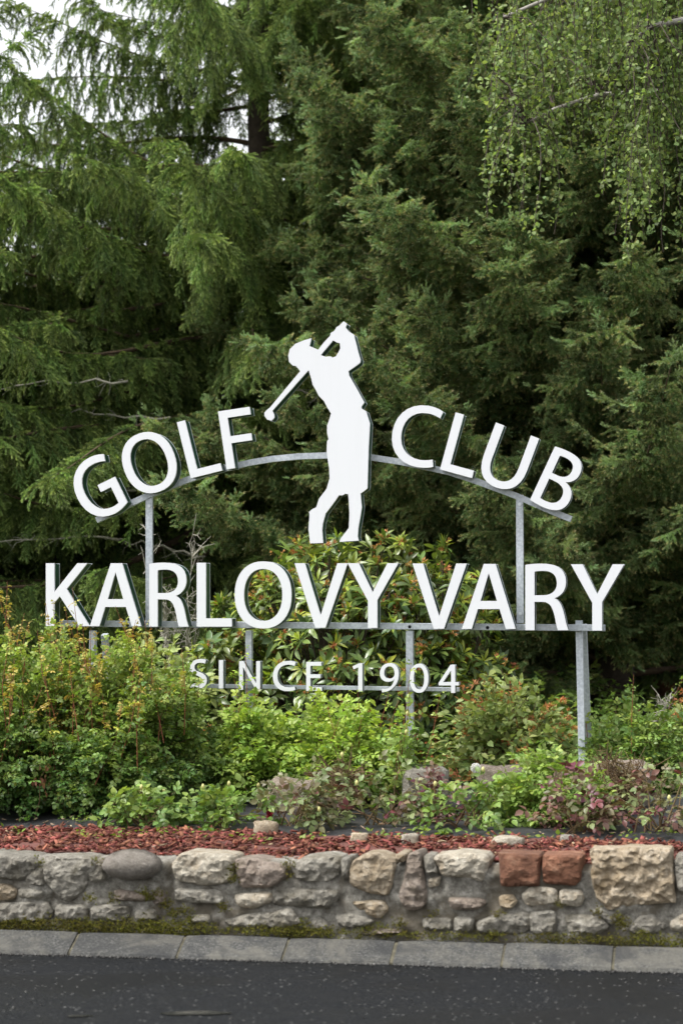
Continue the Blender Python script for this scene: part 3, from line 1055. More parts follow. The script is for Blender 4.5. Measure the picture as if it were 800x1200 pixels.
# ------------------------------------------------------------------ loose rocks
def rock(name, label, px, py_bottom, w_px, h_px, Y, mat, seed, cat='stone', group=None, sink=.12):
    c = at(px, py_bottom, Y)
    s = (at(px + w_px / 2, py_bottom, Y) - at(px - w_px / 2, py_bottom, Y)).length
    h = s * h_px / w_px
    c.z = bed_z(c.x, c.y) if abs(bed_z(c.x, c.y) - c.z) < .25 else c.z
    r = empty(name, c) if False else None
    vs, fs = [], []
    nu, nv = 18, 10
    for j in range(nv + 1):
        ph = math.pi * j / nv
        for i in range(nu):
            th = 2 * math.pi * i / nu
            d = Vector((math.sin(ph) * math.cos(th), math.sin(ph) * math.sin(th), math.cos(ph)))
            cell = .16 * noise.noise(d * 1.6 + Vector((seed, 0, 0))) + .07 * noise.noise(d * 4 + Vector((seed, 1, 0)))
            q = Vector((max(-.78, min(.78, d.x)), max(-.8, min(.8, d.y)), max(-.75, min(.72, d.z)))) * 1.25 * (1 + cell * 1.4)
            vs.append((c.x + q.x * s / 2, c.y + q.y * s * .38, c.z + h * (.5 - sink) + q.z * h / 2))
    for j in range(nv):
        for i in range(nu):
            i2 = (i + 1) % nu
            fs.append((j * nu + i, (j + 1) * nu + i, (j + 1) * nu + i2, j * nu + i2))
    b = MB(); b.add(vs, fs, 0, True)
    o = b.obj(name, mat, None, c)
    return tag(o, label, cat, group)


rock('loose_rock', 'tan rounded rock on the mulch left of centre, in front of a rose', 311, 984, 27, 19, 11.25, M['st_tan'], 1)
rock('loose_rock', 'small tan rock on the mulch edge just right of centre', 421, 991, 20, 14, 11.0, M['st_tan'], 2)
rock('loose_rock', 'small rough whitish rock on the mulch below the white seed head', 480, 991, 21, 14, 11.0, M['st_pale'], 3)
rock('loose_rock', 'flat pale grey stone at the mulch edge above the two red-brown blocks', 595, 989, 36, 14, 11.0, M['st_pale'], 4)
rock('loose_rock', 'small grey rock under the purple rose near the right post', 664, 986, 16, 12, 11.1, M['st_grey'], 5)
rock('loose_rock', 'small dark red stone on top of the wall beside the tall wedge stone', 470, 1000, 14, 9, 10.45, M['st_red'], 6)
rock('boulder', 'grey block-shaped boulder among the roses behind the centre post', 499, 940, 52, 66, 12.4, M['st_grey'], 7, 'boulder')
rock('boulder', 'dark cracked boulder behind the white seed head', 588, 940, 60, 62, 12.5, M['st_brown'], 8, 'boulder')
rock('boulder', 'dark flat boulder half hidden below the middle rose bush', 346, 940, 64, 46, 12.3, M['st_brown'], 9, 'boulder')
rock('boulder', 'brownish boulder right of the right-hand sign post', 727, 935, 66, 68, 12.6, M['st_brown'], 10, 'boulder')
rock('loose_rock', 'low whitish rock on the black fabric at the foot of the right rose', 632, 957, 32, 12, 11.9, M['st_pale'], 11)

# ------------------------------------------------------------------ the sign
m, nt, bs = new_mat('white_letter_paint')
tc = nt.nodes.new('ShaderNodeTexCoord'); mp = nt.nodes.new('ShaderNodeMapping'); mp.inputs['Scale'].default_value = (30, 4, 1.6)
nt.links.new(tc.outputs['Object'], mp.inputs[0])
f = noise_tex(nt, 1.0, 5, .7, vec=mp.outputs[0])
g = noise_tex(nt, 3.0, 4, .6)
c = ramp(nt, f, [(.25, (.675, .69, .71)), (.5, (.695, .71, .735)), (.7, (.70, .715, .74))])
c = mixc(nt, ramp(nt, g, [(.55, (0, 0, 0)), (.8, (.35, .35, .35))]), c, (.655, .665, .68))
nt.links.new(c, bs.inputs['Base Color'])
bs.inputs['Roughness'].default_value = .45
M['white'] = m
m, nt, bs = new_mat('dark_green_letter_side')
f = noise_tex(nt, 3, 3, .6)
nt.links.new(ramp(nt, f, [(.3, (.006, .040, .022)), (.7, (.010, .062, .036))]), bs.inputs['Base Color'])
bs.inputs['Roughness'].default_value = .4
bs.inputs['Specular IOR Level'].default_value = .25
M['green'] = m
M['edge'] = plain('aluminium_edge', (.62, .65, .68), .35, .6)
m, nt, bs = new_mat('galvanised_steel')
f1 = noise_tex(nt, 60, 3, .5)
f2 = noise_tex(nt, 6, 5, .7)
c = ramp(nt, f1, [(.35, (.42, .46, .50)), (.65, (.58, .62, .66))])
c = mixc(nt, ramp(nt, f2, [(.5, (0, 0, 0)), (.75, (.5, .5, .5))]), c, (.42, .43, .43))
nt.links.new(c, bs.inputs['Base Color'])
bs.inputs['Metallic'].default_value = .35
bs.inputs['Roughness'].default_value = .5
M['galv'] = m

YS = 13.2
DEPTH = .115
s0 = at(677, 900, YS + .14)
sign = empty('club_sign', (s0.x, YS + .14, bed_z(s0.x, YS)), 'large white cut-out lettering sign with a golfer silhouette on grey steel posts', 'sign')


def bez(path, n=7):
    """mini path: tuples of 2 = line point, tuples of 6 = cubic"""
    out = []
    for p in path:
        if len(p) == 2: out.append(p)
        else:
            x0, y0 = out[-1]
            for k in range(1, n + 1):
                t = k / n; u = 1 - t
                out.append((u**3 * x0 + 3*u*u*t * p[0] + 3*u*t*t * p[2] + t**3 * p[4], u**3 * y0 + 3*u*u*t * p[1] + 3*u*t*t * p[3] + t**3 * p[5]))
    return out


def ell(cx, cy, rx, ry, n=40, e=2.2):
    o = []
    for k in range(n):
        a = 2 * math.pi * k / n
        c, s = math.cos(a), math.sin(a)
        o.append((cx + rx * abs(c) ** (2 / e) * (1 if c > 0 else -1), cy + ry * abs(s) ** (2 / e) * (1 if s > 0 else -1)))
    return o


GL = {
    'K': [bez([(0, 0), (.136, 0), (.136, .37), (.225, .475), (.535, 0), (.70, 0), (.333, .59), (.665, 1), (.505, 1), (.136, .54), (.136, 1), (0, 1)])],
    'A': [[(0, 0), (.15, 0), (.245, .305), (.575, .305), (.67, 0), (.82, 0), (.515, 1), (.335, 1)], [(.41, .86), (.285, .43), (.535, .43)]],
    'R': [bez([(0, 0), (.136, 0), (.136, .43), (.25, .43), (.36, .43, .395, .36, .43, .22), (.45, .12, .46, .04, .48, 0), (.635, 0), (.60, .08, .59, .17, .57, .25), (.54, .38, .50, .46, .43, .485), (.53, .52, .60, .61, .60, .73), (.60, .93, .46, 1.01, .25, 1.01), (.17, 1.01, .07, 1.005, 0, .99)]),
          bez([(.136, .53), (.26, .53), (.39, .53, .465, .60, .465, .71), (.465, .85, .38, .90, .26, .90), (.20, .90, .16, .895, .136, .885)])],
    'L': [[(0, 0), (.56, 0), (.56, .13), (.145, .13), (.145, 1), (0, 1)]],
    'O': [ell(.452, .5, .452, .53), ell(.452, .5, .305, .41)],
    'V': [[(0, 1), (.165, 1), (.415, .19), (.68, 1), (.845, 1), (.49, 0), (.33, 0)]],
    'Y': [[(0, 1), (.18, 1), (.40, .55), (.635, 1), (.81, 1), (.475, .43), (.475, 0), (.325, 0), (.325, .42)]],
    'F': [[(0, 0), (.145, 0), (.145, .43), (.505, .43), (.505, .55), (.145, .55), (.145, .87), (.545, .87), (.545, 1), (0, 1)]],
    'E': [[(0, 0), (.55, 0), (.55, .13), (.145, .13), (.145, .445), (.50, .445), (.50, .57), (.145, .57), (.145, .87), (.53, .87), (.53, 1), (0, 1)]],
    'I': [[(0, 0), (.148, 0), (.148, 1), (0, 1)]],
    'N': [[(0, 0), (.135, 0), (.135, .80), (.585, 0), (.73, 0), (.73, 1), (.595, 1), (.595, .20), (.145, 1), (0, 1)]],
    'G': [bez([(.745, .05), (.68, .02, .58, -.03, .46, -.03), (.18, -.03, 0, .17, 0, .49), (0, .81, .21, 1.03, .50, 1.03), (.61, 1.03, .69, 1.0, .74, .975), (.71, .855), (.66, .88, .59, .90, .50, .90), (.29, .90, .15, .75, .15, .50), (.15, .25, .27, .09, .48, .09), (.54, .09, .59, .1, .605, .11), (.605, .41), (.41, .41), (.41, .54), (.745, .54)])],
    'C': [bez([(.78, .02), (.72, -.01, .62, -.03, .5, -.03), (.20, -.03, 0, .18, 0, .49), (0, .81, .22, 1.03, .53, 1.03), (.65, 1.03, .74, 1.0, .795, .97), (.76, .85), (.71, .875, .63, .90, .54, .90), (.30, .90, .155, .74, .155, .50), (.155, .26, .30, .10, .53, .10), (.62, .10, .70, .12, .75, .14)])],
    'U': [bez([(0, 1), (0, .43), (0, .12, .15, -.02, .375, -.02), (.61, -.02, .77, .12, .77, .43), (.77, 1), (.625, 1), (.625, .42), (.625, .20, .53, .105, .38, .105), (.24, .105, .148, .20, .148, .42), (.148, 1)])],
    'B': [bez([(0, .01), (.06, 0, .13, -.01, .22, -.01), (.37, -.01, .47, .02, .53, .08), (.58, .13, .605, .20, .605, .28), (.605, .42, .52, .50, .41, .525), (.51, .56, .57, .64, .57, .75), (.57, .83, .54, .90, .49, .94), (.43, .99, .35, 1.01, .22, 1.01), (.13, 1.01, .05, 1.0, 0, .99)]),
          bez([(.14, .57), (.24, .57), (.36, .57, .43, .63, .43, .735), (.43, .84, .36, .895, .23, .895), (.19, .895, .16, .89, .14, .885)]),
          bez([(.14, .11), (.16, .105, .19, .10, .24, .10), (.37, .10, .46, .15, .46, .285), (.46, .41, .37, .465, .23, .465), (.14, .465)])],
    'S': [bez([(.02, .05), (.07, .01, .16, -.02, .25, -.02), (.45, -.02, .56, .10, .56, .27), (.56, .42, .47, .50, .31, .565), (.20, .61, .16, .65, .16, .73), (.16, .82, .22, .895, .34, .895), (.42, .895, .47, .875, .50, .86), (.53, .97), (.49, 1.0, .42, 1.02, .34, 1.02), (.15, 1.02, .02, .89, .02, .715), (.02, .57, .12, .49, .28, .43), (.39, .385, .42, .34, .42, .26), (.42, .17, .36, .105, .24, .105), (.16, .105, .09, .13, .05, .155)])],
    '1': [[(.19, 0), (.335, 0), (.335, 1), (.215, 1), (0, .90), (.03, .79), (.19, .865)]],
    '9': [bez([(.07, -.005), (.14, -.01, .27, .01, .37, .08), (.53, .19, .65, .38, .65, .63), (.65, .87, .53, 1.015, .33, 1.015), (.13, 1.015, 0, .86, 0, .66), (0, .48, .11, .36, .28, .36), (.39, .36, .46, .41, .505, .46), (.46, .27, .37, .17, .27, .13), (.19, .10, .12, .10, .07, .11)]),
          bez([(.325, .905), (.44, .905, .505, .81, .505, .64), (.505, .54, .43, .47, .32, .47), (.21, .47, .145, .55, .145, .67), (.145, .80, .22, .905, .325, .905)])[:-1]],
    '0': [ell(.32, .5, .32, .515, 36, 2.2), ell(.32, .5, .178, .395, 36, 2.2)],
    '4': [[(.42, 0), (.555, 0), (.555, .265), (.68, .265), (.68, .385), (.555, .385), (.555, 1), (.40, 1), (0, .36), (0, .265), (.42, .265)], [(.42, .385), (.42, .80), (.15, .385)]],
}


def area(p): return sum(p[i][0] * p[(i + 1) % len(p)][1] - p[(i + 1) % len(p)][0] * p[i][1] for i in range(len(p))) / 2


def extrude(loops, y0, y1, grow=0.0, faces=(True, True)):
    """loops of world (x, z); first outer, the rest holes"""
    L = []
    for i, lp in enumerate(loops):
        lp = [q for k, q in enumerate(lp) if (Vector(q) - Vector(lp[k - 1])).length > 1e-5]
        if (area(lp) > 0) != (i == 0): lp = lp[::-1]
        if grow:
            n = len(lp); g = []
            for k in range(n):
                a, c, d = Vector(lp[k - 1]), Vector(lp[k]), Vector(lp[(k + 1) % n])
                e1, e2 = (c - a).normalized(), (d - c).normalized()
                nn_ = Vector((e1.y + e2.y, -e1.x - e2.x))
                if nn_.length < 1e-6: nn_ = Vector((e1.y, -e1.x))
                nn_.normalize()
                k_ = 1 / max(.45, nn_.dot(Vector((e1.y, -e1.x))))
                g.append(tuple(c + nn_ * grow * k_))
            lp = g
        L.append(lp)
    vs = [(x, y0, z) for lp in L for x, z in lp] + [(x, y1, z) for lp in L for x, z in lp]
    n = sum(len(lp) for lp in L)
    tris = tessellate_polygon([[Vector((x, z, 0)) for x, z in lp] for lp in L])
    fs = []
    for t in tris:
        p, q, r_ = [Vector((vs[i][0], vs[i][2])) for i in t]
        t = t if (q - p).cross(r_ - p) > 0 else (t[0], t[2], t[1])
        if faces[0]: fs.append(tuple(t))
        if faces[1]: fs.append((t[0] + n, t[2] + n, t[1] + n))
    o = 0
    for lp in L:
        k = len(lp)
        for i in range(k):
            j = (i + 1) % k
            fs.append((o + i, o + i + n, o + j + n, o + j))
        o += k
    b = MB(); b.add(vs, fs)
    return b


def cut_out(loops, name, label, depth=DEPTH, front=.018):
    """white front plate (part) with green body and pale back plate (sub-parts)"""
    p = extrude(loops, YS, YS + front).obj(name, M['white'], sign)
    p['label'] = label
    extrude(loops, YS + front, YS + depth - .006, -.0025, (False, False)).obj('green_side', M['green'], p)
    extrude(loops, YS + depth - .006, YS + depth, 0).obj('back_plate', M['edge'], p)
    return p


def wxz(px, py):
    q = at(px, py, YS)
    return (q.x, q.z)


def letter_box(ch, x0, x1, yt, yb, row, tilt=0.0):
    g = GL[ch]
    w = max(p[0] for p in g[0])
    mn = min(p[0] for p in g[0])
    loops = [[wxz(x0 + (x - mn) / (w - mn) * (x1 - x0), yb - y * (yb - yt) + tilt * x) for x, y in lp] for lp in g]
    cut_out(loops, 'digit' if ch.isdigit() else 'letter', f'white {"digit" if ch.isdigit() else "letter"} {ch} in the {row} row', DEPTH if row == 'middle' else .07)


def letter_rot(ch, ax, ay, px, py, deg, s):
    """glyph point (ax, ay) sits on photo pixel (px, py), turned by deg"""
    c, sn = math.cos(R(deg)), math.sin(R(deg))
    loops = [[wxz(px + ((x - ax) * c - (y - ay) * sn) * s, py - ((x - ax) * sn + (y - ay) * c) * s) for x, y in lp] for lp in GL[ch]]
    cut_out(loops, 'letter', f'white letter {ch} in the arched top row')


for args in [('K', 54, 105, 660, 733.6), ('A', 105.5, 165.5, 660, 733.8), ('R', 175, 221, 660, 734.3), ('L', 230.6, 271.7, 659.4, 734.3), ('O', 275, 341.5, 660, 734.3), ('V', 345, 407.2, 660, 735.6), ('Y', 407, 466.5, 660, 735.8),
             ('V', 483, 546.5, 660.3, 736.8), ('A', 540.7, 603.7, 660.8, 737), ('R', 615, 665.5, 661.2, 738.5), ('Y', 668.3, 730.7, 661.2, 738.9)]:
    letter_box(*args, 'middle')
for args in [('S', 222.7, 242.3, 773, 806.6), ('I', 256.5, 261.4, 773.6, 806.8), ('N', 280.2, 304.7, 774.8, 808.3), ('C', 319.6, 346.3, 775.5, 809), ('E', 358.7, 377, 775.8, 809.6), ('1', 413, 424.4, 777.4, 810.6), ('9', 444.8, 467, 777.6, 811), ('0', 479.6, 501.6, 778.4, 811.4), ('4', 513.6, 537.2, 779, 812)]:
    letter_box(*args, 'small bottom')
letter_rot('G', .745, .05, 149.5, 588.5, 26, 68)
letter_rot('O', .452, .5, 175, 542, 20, 68)
letter_rot('L', 0, 0, 223.6, 560.5, 14, 67.7)
letter_rot('F', 0, 0, 265.6, 550, 8.5, 68.6)
letter_rot('C', .78, .02, 507.2, 547, -9.5, 69)
letter_rot('L', 0, 0, 515.2, 550, -15.3, 69.3)
letter_rot('U', 0, 1, 580.6, 495, -20.4, 70)
letter_rot('B', 0, 1, 650, 522.5, -25, 70.3)

GO = [(465, 68), (482, 80), (474, 97), (487, 115), (515, 133), (521, 160), (528, 185), (535, 215), (547, 255), (544, 270), (520, 288), (488, 310), (492, 332), (520, 380), (545, 425), (565, 462), (552, 480), (551, 490), (574, 505), (583, 535), (592, 562), (590, 610), (586, 680), (583, 780), (580, 878), (562, 893), (547, 903), (549, 930), (553, 970), (545, 1020), (536, 1070), (533, 1110), (538, 1132), (445, 1138), (450, 1122), (475, 1090), (490, 1070), (493, 1000), (490, 940), (487, 907), (473, 904), (460, 912), (443, 912), (430, 930), (405, 965), (378, 1000), (364, 1050), (361, 1080), (366, 1143), (303, 1145), (295, 1075), (300, 1010), (298, 992), (315, 978), (333, 970), (345, 930), (383, 880), (397, 830), (395, 780), (388, 740), (383, 700), (385, 650), (392, 640), (385, 610), (385, 575), (397, 540), (404, 515), (385, 485), (370, 455), (345, 430), (330, 400), (315, 375), (308, 345), (296, 305), (280, 322), (200, 412), (120, 502), (129, 520), (130, 535), (116, 550), (95, 545), (82, 527), (82, 511), (95, 497), (110, 485), (180, 400), (255, 310), (235, 285), (219, 283), (201, 265), (197, 235), (205, 203), (232, 177), (275, 160), (309, 150), (300, 188), (342, 206), (370, 170), (400, 138), (402, 125), (420, 115), (430, 97), (445, 88)]
GH = [(414, 161), (430, 170), (447, 175), (449, 200), (440, 218), (428, 238), (413, 244), (398, 238), (378, 240), (354, 232), (370, 213)]
conv = lambda L_: [wxz(290 + x / 4.135, 360 + y / 4.138) for x, y in L_]
cut_out([conv(GO), conv(GH)], 'golfer_silhouette', 'white silhouette of a golfer in a cap at the end of a swing')

YR = YS + DEPTH + .022          # rails run behind the letters
MG = M['galv']


def bar(p, q, w, d, name, label=None, yc=YR):
    """flat-sided bar between two world points; w across, d deep"""
    p, q = Vector(p), Vector(q)
    ax = (q - p)
    L_ = ax.length; ax.normalize()
    side = ax.cross(Vector((0, 1, 0))).normalized()
    dep = side.cross(ax)
    vs = []
    bv = min(w, d) * .12
    ring = [(w - bv, -d), (w, -d + bv), (w, d - bv), (w - bv, d), (-w + bv, d), (-w, d - bv), (-w, -d + bv), (-w + bv, -d)]
    for e in (p, q): vs += [e + side * a_ + dep * b_ for a_, b_ in ring]
    fs = [(i, (i + 1) % 8, (i + 1) % 8 + 8, i + 8) for i in range(8)] + [tuple(range(8))[::-1], tuple(range(8, 16))]
    b = MB(); b.add(vs, fs)
    o = b.obj(name, MG, sign)
    if label: o['label'] = label
    return o


def wp(px, py, Y=YR): return at(px, py, Y)


# arch
apts = [(114, 609.5), (130, 602), (152, 591), (175, 580.5), (198, 571), (220, 562.5), (245, 554.5), (270, 547.5), (295, 542), (319, 538), (350, 535), (385, 533.8), (412, 534.2), (434, 536), (467, 541), (495, 546.5), (525, 553), (557, 563.5), (580, 572), (603, 580.5), (625, 590), (648, 600), (669, 608.5)]
# small steps: a proper smooth curved flat bar
b = MB()
vs, fs = [], []
W2, D2 = .0185, .02
for i, (px, py) in enumerate(apts):
    p = wp(px, py)
    a = wp(*apts[max(0, i - 1)]); c = wp(*apts[min(len(apts) - 1, i + 1)])
    t = (c - a).normalized(); s = Vector((-t.z, 0, t.x))
    for (u, v) in ((-1, -1), (1, -1), (1, 1), (-1, 1)):
        vs.append(p + s * u * W2 + Vector((0, v * D2, 0)))
for i in range(len(apts) - 1):
    for k in range(4): fs.append((i * 4 + k, (i + 1) * 4 + k, (i + 1) * 4 + (k + 1) % 4, i * 4 + (k + 1) % 4))
fs += [(0, 1, 2, 3), tuple(len(apts) * 4 - 4 + k for k in (3, 2, 1, 0))]
b.add(vs, fs); b.obj('rail', MG, sign)['label'] = 'arched grey rail carrying the top row'
bar(wp(60, 730.5), wp(708.5, 735.8), .0195, .02, 'rail', 'long straight grey rail behind the middle row')
bar(wp(226, 803.5, YR - .04), wp(538, 808), .0125, .012, 'rail', 'thin grey rail behind the small bottom row')
# uprights between the rails
bar(wp(175.3, 583), wp(175.3, 728), .0215, .012, 'upright', None)
bar(wp(608.5, 580), wp(609.3, 730), .0215, .012, 'upright', None)
for px, py in ((109.5, 733.5), (292, 734), (480, 734.6), (292, 806), (480, 807), (246, 804), (331, 805), (452, 807), (527, 808), (150, 733), (262, 733), (375, 734), (436, 734.5), (571, 735.5), (175.3, 593), (175.6, 717), (608.6, 591), (609.2, 719)):
    c = wp(px, py, YR - .012)
    b = MB()
    vs = [(c.x + .011 * math.cos(a), c.y - y, c.z + .011 * math.sin(a)) for y in (0, .008) for a in [k * math.pi / 3 for k in range(6)]]
    b.add(vs, [(i, i + 6, (i + 1) % 6 + 6, (i + 1) % 6) for i in range(6)] + [tuple(range(6, 12))])
    b.obj('bolt', M['edge'], sign)
# posts to the ground
for px, wd in ((109.5, .020), (292, .020), (480, .022)):
    top = wp(px, 735, YR + .02)
    bar(top + Vector((0, 0, -.02)), (top.x, top.y, bed_z(top.x, top.y) - .1), wd, .02, 'post')
top = wp(678, 727, YR + .045)
bar(top, (top.x + .02, top.y, bed_z(top.x, top.y) - .1), .0205, .022, 'post', 'widest grey post at the right end')
bar(top + Vector((.022, .06, -.03)), (top.x + .035, top.y + .45, bed_z(top.x, top.y) - .1), .018, .026, 'brace', 'strut slanting back behind the right post')
top = wp(111, 738, YR + .045)
bar(top + Vector((.03, .12, -.03)), (top.x + .05, top.y + .40, bed_z(top.x, top.y) - .1), .018, .026, 'brace', 'strut slanting back behind the left post')


# ------------------------------------------------------------------ spruces
def tree_base(name, label, px, Y, group=None, cat='tree'):
    p = at(px, 700, Y)
    return empty(name, (p.x, Y, bed_z(p.x, min(Y, 26)) - .05), label, cat, group)


def trunk_of(t, H, r0, mat=None, lean=0.0, seed=0):
    b = MB()
    L_ = t.location
    pts, rad = [], []
    for i in range(15):
        u = i / 14
        pts.append((L_.x + lean * u * H + .05 * noise.noise(Vector((u * 4, seed, 0))), L_.y + .05 * noise.noise(Vector((u * 4, seed, 5))), L_.z + u * H))
        rad.append(r0 * (1 - u) ** .9 + .01 + (r0 * .4 * max(0, 1 - u * 14)))
    b.tube(pts, rad, 12)
    b.obj('trunk', mat or M['bark'], t)


def conifer(name, label, px, Y, H, Rmax, r0, style, seed, z_lo=.5, z_hi=7.6, whorl_dz=.36, per=6, dens=1.0, e0=0.0, sweep=None, Rtop=None, skip=None, group=None, branch_objects=True, lim=None):
    rs = np.random.default_rng(seed)
    t = tree_base(name, label, px, Y, group)
    L0 = np.array(t.location)
    trunk_of(t, H, r0, seed=seed)
    fo, fo2 = Foliage(), Foliage()
    joined = MB()
    z = z_lo; wi = 0
    while z < min(H - .3, z_hi):
        for k in range(per):
            az = 6.283 * (k / per) + wi * 1.1 + rs.normal(0, .16)
            if k >= per - 2: az = -1.57 + rs.uniform(-1.15, 1.15)   # fuller side towards the open road
            toward = -math.sin(az)                       # 1 = toward the road
            zz = z + rs.uniform(-.15, .15)
            Lb = Rmax * max(.12, (1 - zz / H)) ** 1.05 * rs.uniform(.78, 1.12)
            if lim is not None: Lb = max(.4, min(Lb, lim(az, zz)))
            if skip is not None and skip(az, zz, rs): continue
            dn = dens * (1.0 if toward > -.35 else .45)
            el0 = e0 + rs.normal(0, .07) + .05 * (zz - 3)
            h = np.array((math.cos(az), math.sin(az), 0.))
            sd2 = np.array((-math.sin(az), math.cos(az), 0.))
            nb = 12
            tt = np.linspace(0, 1, nb)
            sag = {'norway': .30, 'stiff': .02, 'back': .22}[style] * rs.uniform(.7, 1.3)
            bend = rs.normal(0, .07)
            wav = .05 * Lb * np.sin(tt * 5 + rs.uniform(0, 6)) * tt
            zc = wav + Lb * (math.tan(el0) * tt - sag * tt ** 2 + (sag * .62 + .04) * tt ** 3)
            axis = L0 + np.array((0, 0, zz))[None] + h[None] * (Lb * tt)[:, None] + sd2[None] * (bend * Lb * tt ** 2)[:, None] + np.stack([0 * tt, 0 * tt, zc], 1)
            rad = .003 + (.016 + .003 * Lb) * (Lb / 3.5) * (1 - tt) ** 1.4
            if branch_objects and toward > -.2:
                b = MB(); b.tube([tuple(p) for p in axis], list(rad), 6); b.obj('branch', M['twig'], t)
            else:
                joined.tube([tuple(p) for p in axis], list(rad), 5)
            # secondaries
            sp = {'norway': .060, 'stiff': .090, 'back': .13}[style] / dn
            ns = int(Lb * .9 / sp)
            u = (np.arange(ns) + rs.random(ns)) / ns * .9 + .1
            for sgn in (-1, 1):
                n_ = len(u)
                base = np.stack([np.interp(u, tt, axis[:, i]) for i in range(3)], 1)
                du = np.gradient(axis, axis=0)
                ad = np.stack([np.interp(u, tt, du[:, i]) for i in range(3)], 1)
                ad /= np.linalg.norm(ad, axis=1, keepdims=True)
                L2 = {'norway': .70, 'stiff': .62, 'back': .8}[style] * np.minimum(1, Lb / 2.6) * (1 - u ** 2.2 * .82) * rs.uniform(.55, 1.15, n_)
                L2 *= np.clip(u * 4, .6, 1)
                ang = rs.uniform(R(38), R(68), n_)
                d0 = ad * np.cos(ang)[:, None] + sgn * sd2[None] * np.sin(ang)[:, None]
                if style == 'norway': d0[:, 2] -= rs.uniform(.0, .45, n_)
                elif style == 'stiff': d0[:, 2] += rs.uniform(-.65, .12, n_)
                else: d0[:, 2] -= rs.uniform(0, .5, n_)
                pend = rs.uniform(-.1, .5, n_)
                step = {'norway': .115, 'stiff': .125, 'back': .24}[style]
                K = 8
                p = base.copy()
                for kk in range(K):
                    act = kk * step < L2
                    if not act.any(): break
                    fr = (kk + .5) * step / np.maximum(L2, .05)
                    if style == 'norway':
                        dd = d0 + np.array((0, 0, -1.))[None] * (np.clip(kk * .62 + pend[:, None], 0, 2.6))
                    elif style == 'stiff':
                        dd = d0 + np.array((0, 0, .05))[None] * kk
                    else:
                        dd = d0 + np.array((0, 0, -1.))[None] * (kk * .35)
                    dd = dd / np.linalg.norm(dd, axis=1, keepdims=True)
                    dd = dd + rs.normal(0, .20 if style == 'norway' else .16, dd.shape)
                    a_ = act
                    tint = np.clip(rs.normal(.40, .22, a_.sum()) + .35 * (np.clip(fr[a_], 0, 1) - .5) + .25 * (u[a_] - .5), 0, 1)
                    sc = {'norway': .88, 'stiff': 1.12, 'back': 1.15}[style] * rs.uniform(.65, 1.25, a_.sum())
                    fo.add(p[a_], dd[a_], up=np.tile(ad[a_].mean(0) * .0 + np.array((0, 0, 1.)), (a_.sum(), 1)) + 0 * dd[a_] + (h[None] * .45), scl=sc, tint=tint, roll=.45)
                    if style == 'stiff':       # hanging side shoots fill the underside
                        m_ = a_ & (rs.random(n_) < .85)
                        if m_.any():
                            dh = dd[m_] * .5 + np.array((0, 0, -.8)) + rs.normal(0, .25, (m_.sum(), 3))
                            fo.add(p[m_] + dd[m_] * .03, dh, scl=rs.uniform(.65, 1.0, m_.sum()), tint=np.clip(rs.normal(.25, .18, m_.sum()), 0, 1), roll=.8)
                        last = a_ & ((kk + 1) * step >= L2) & (rs.random(n_) < .5)
                        if last.any():
                            fo2.add(p[last] + dd[last] * .19, dd[last], scl=rs.uniform(.7, 1.5, last.sum()), tint=rs.random(last.sum()))
                    p = p + dd * step
            n_ = int(Lb / .09)
            u = .12 + .88 * rs.random(n_)
            ax_p = np.stack([np.interp(u, tt, axis[:, i]) for i in range(3)], 1)
            dd = h[None] * .8 + sd2[None] * rs.normal(0, .6, n_)[:, None] + np.array((0, 0, .05)) + rs.normal(0, .2, (n_, 3))
            fo.add(ax_p, dd, scl=rs.uniform(.6, 1.05, n_), tint=np.clip(rs.normal(.6, .2, n_), 0, 1))
            # the bough's own tip
            tipd = axis[-1] - axis[-2]
            fo.add(axis[-1] - nrm(tipd) * .08, tipd[None], scl=1.05, tint=.8)
            if style == 'stiff': 
                q = 7
                fo2.add(axis[-1] + nrm(tipd) * .09 - np.abs(rs.normal(0, .16, q))[:, None] * nrm(tipd) + rs.normal(0, .05, (q, 3)), np.tile(tipd / np.linalg.norm(tipd), (q, 1)) + rs.normal(0, .45, (q, 3)) + np.array((0, 0, .3)), scl=rs.uniform(.8, 1.5, q), tint=rs.uniform(.5, 1, q))
        z += whorl_dz * rs.uniform(.8, 1.2); wi += 1
    if joined.v: joined.obj('branch', M['twig'], t)['kind'] = 'stuff'
    protos = {'norway': SPR_N, 'stiff': SPR_S, 'back': SPR_B}[style]
    fm = {'norway': M['norway'], 'stiff': M['stiff'], 'back': M['backspruce']}[style]
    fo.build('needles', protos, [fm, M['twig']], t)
    if fo2.P: fo2.build('new_growth', TIP_S, [M['stiff_new'], M['twig']], t)
    print(name, 'instances', sum(len(q) for q in fo.P))
    return t


conifer('spruce_tree', 'tall bright green spruce with drooping fringed boughs, its trunk left of centre behind the sign', 303, 21.0, 20, 5.8, .13, 'norway', 1, z_lo=.6, whorl_dz=.29, per=9,
        lim=lambda az, z: (2.0 + .7 * abs(math.sin(az * 7 + z * 9)) if math.cos(az) > .2 else 9) if math.cos(az) > -.2 else 1.7 + max(0, 6.6 - z) * 1.5, skip=lambda az, z, q: (z > 4.6 and q.random() < .18) or (z > 5.0 and abs(az % 6.283 - 4.45) < .30))
conifer('spruce_tree', 'bright green spruce at the left edge with low fans of drooping boughs', -230, 19.2, 10.5, 5.0, .12, 'norway', 2, z_lo=.6, whorl_dz=.30, per=9, skip=lambda az, z, q: z > 6.15)
conifer('spruce_tree', 'dark olive spruce with stiff boughs and pale new tips on the right', 715, 19.1, 17, 4.0, .15, 'stiff', 3, z_lo=.5, whorl_dz=.27, per=9, e0=.30, lim=lambda az, z: 9 if math.cos(az) > -.1 else 1.85 + max(0, 6.8 - z) * .5)
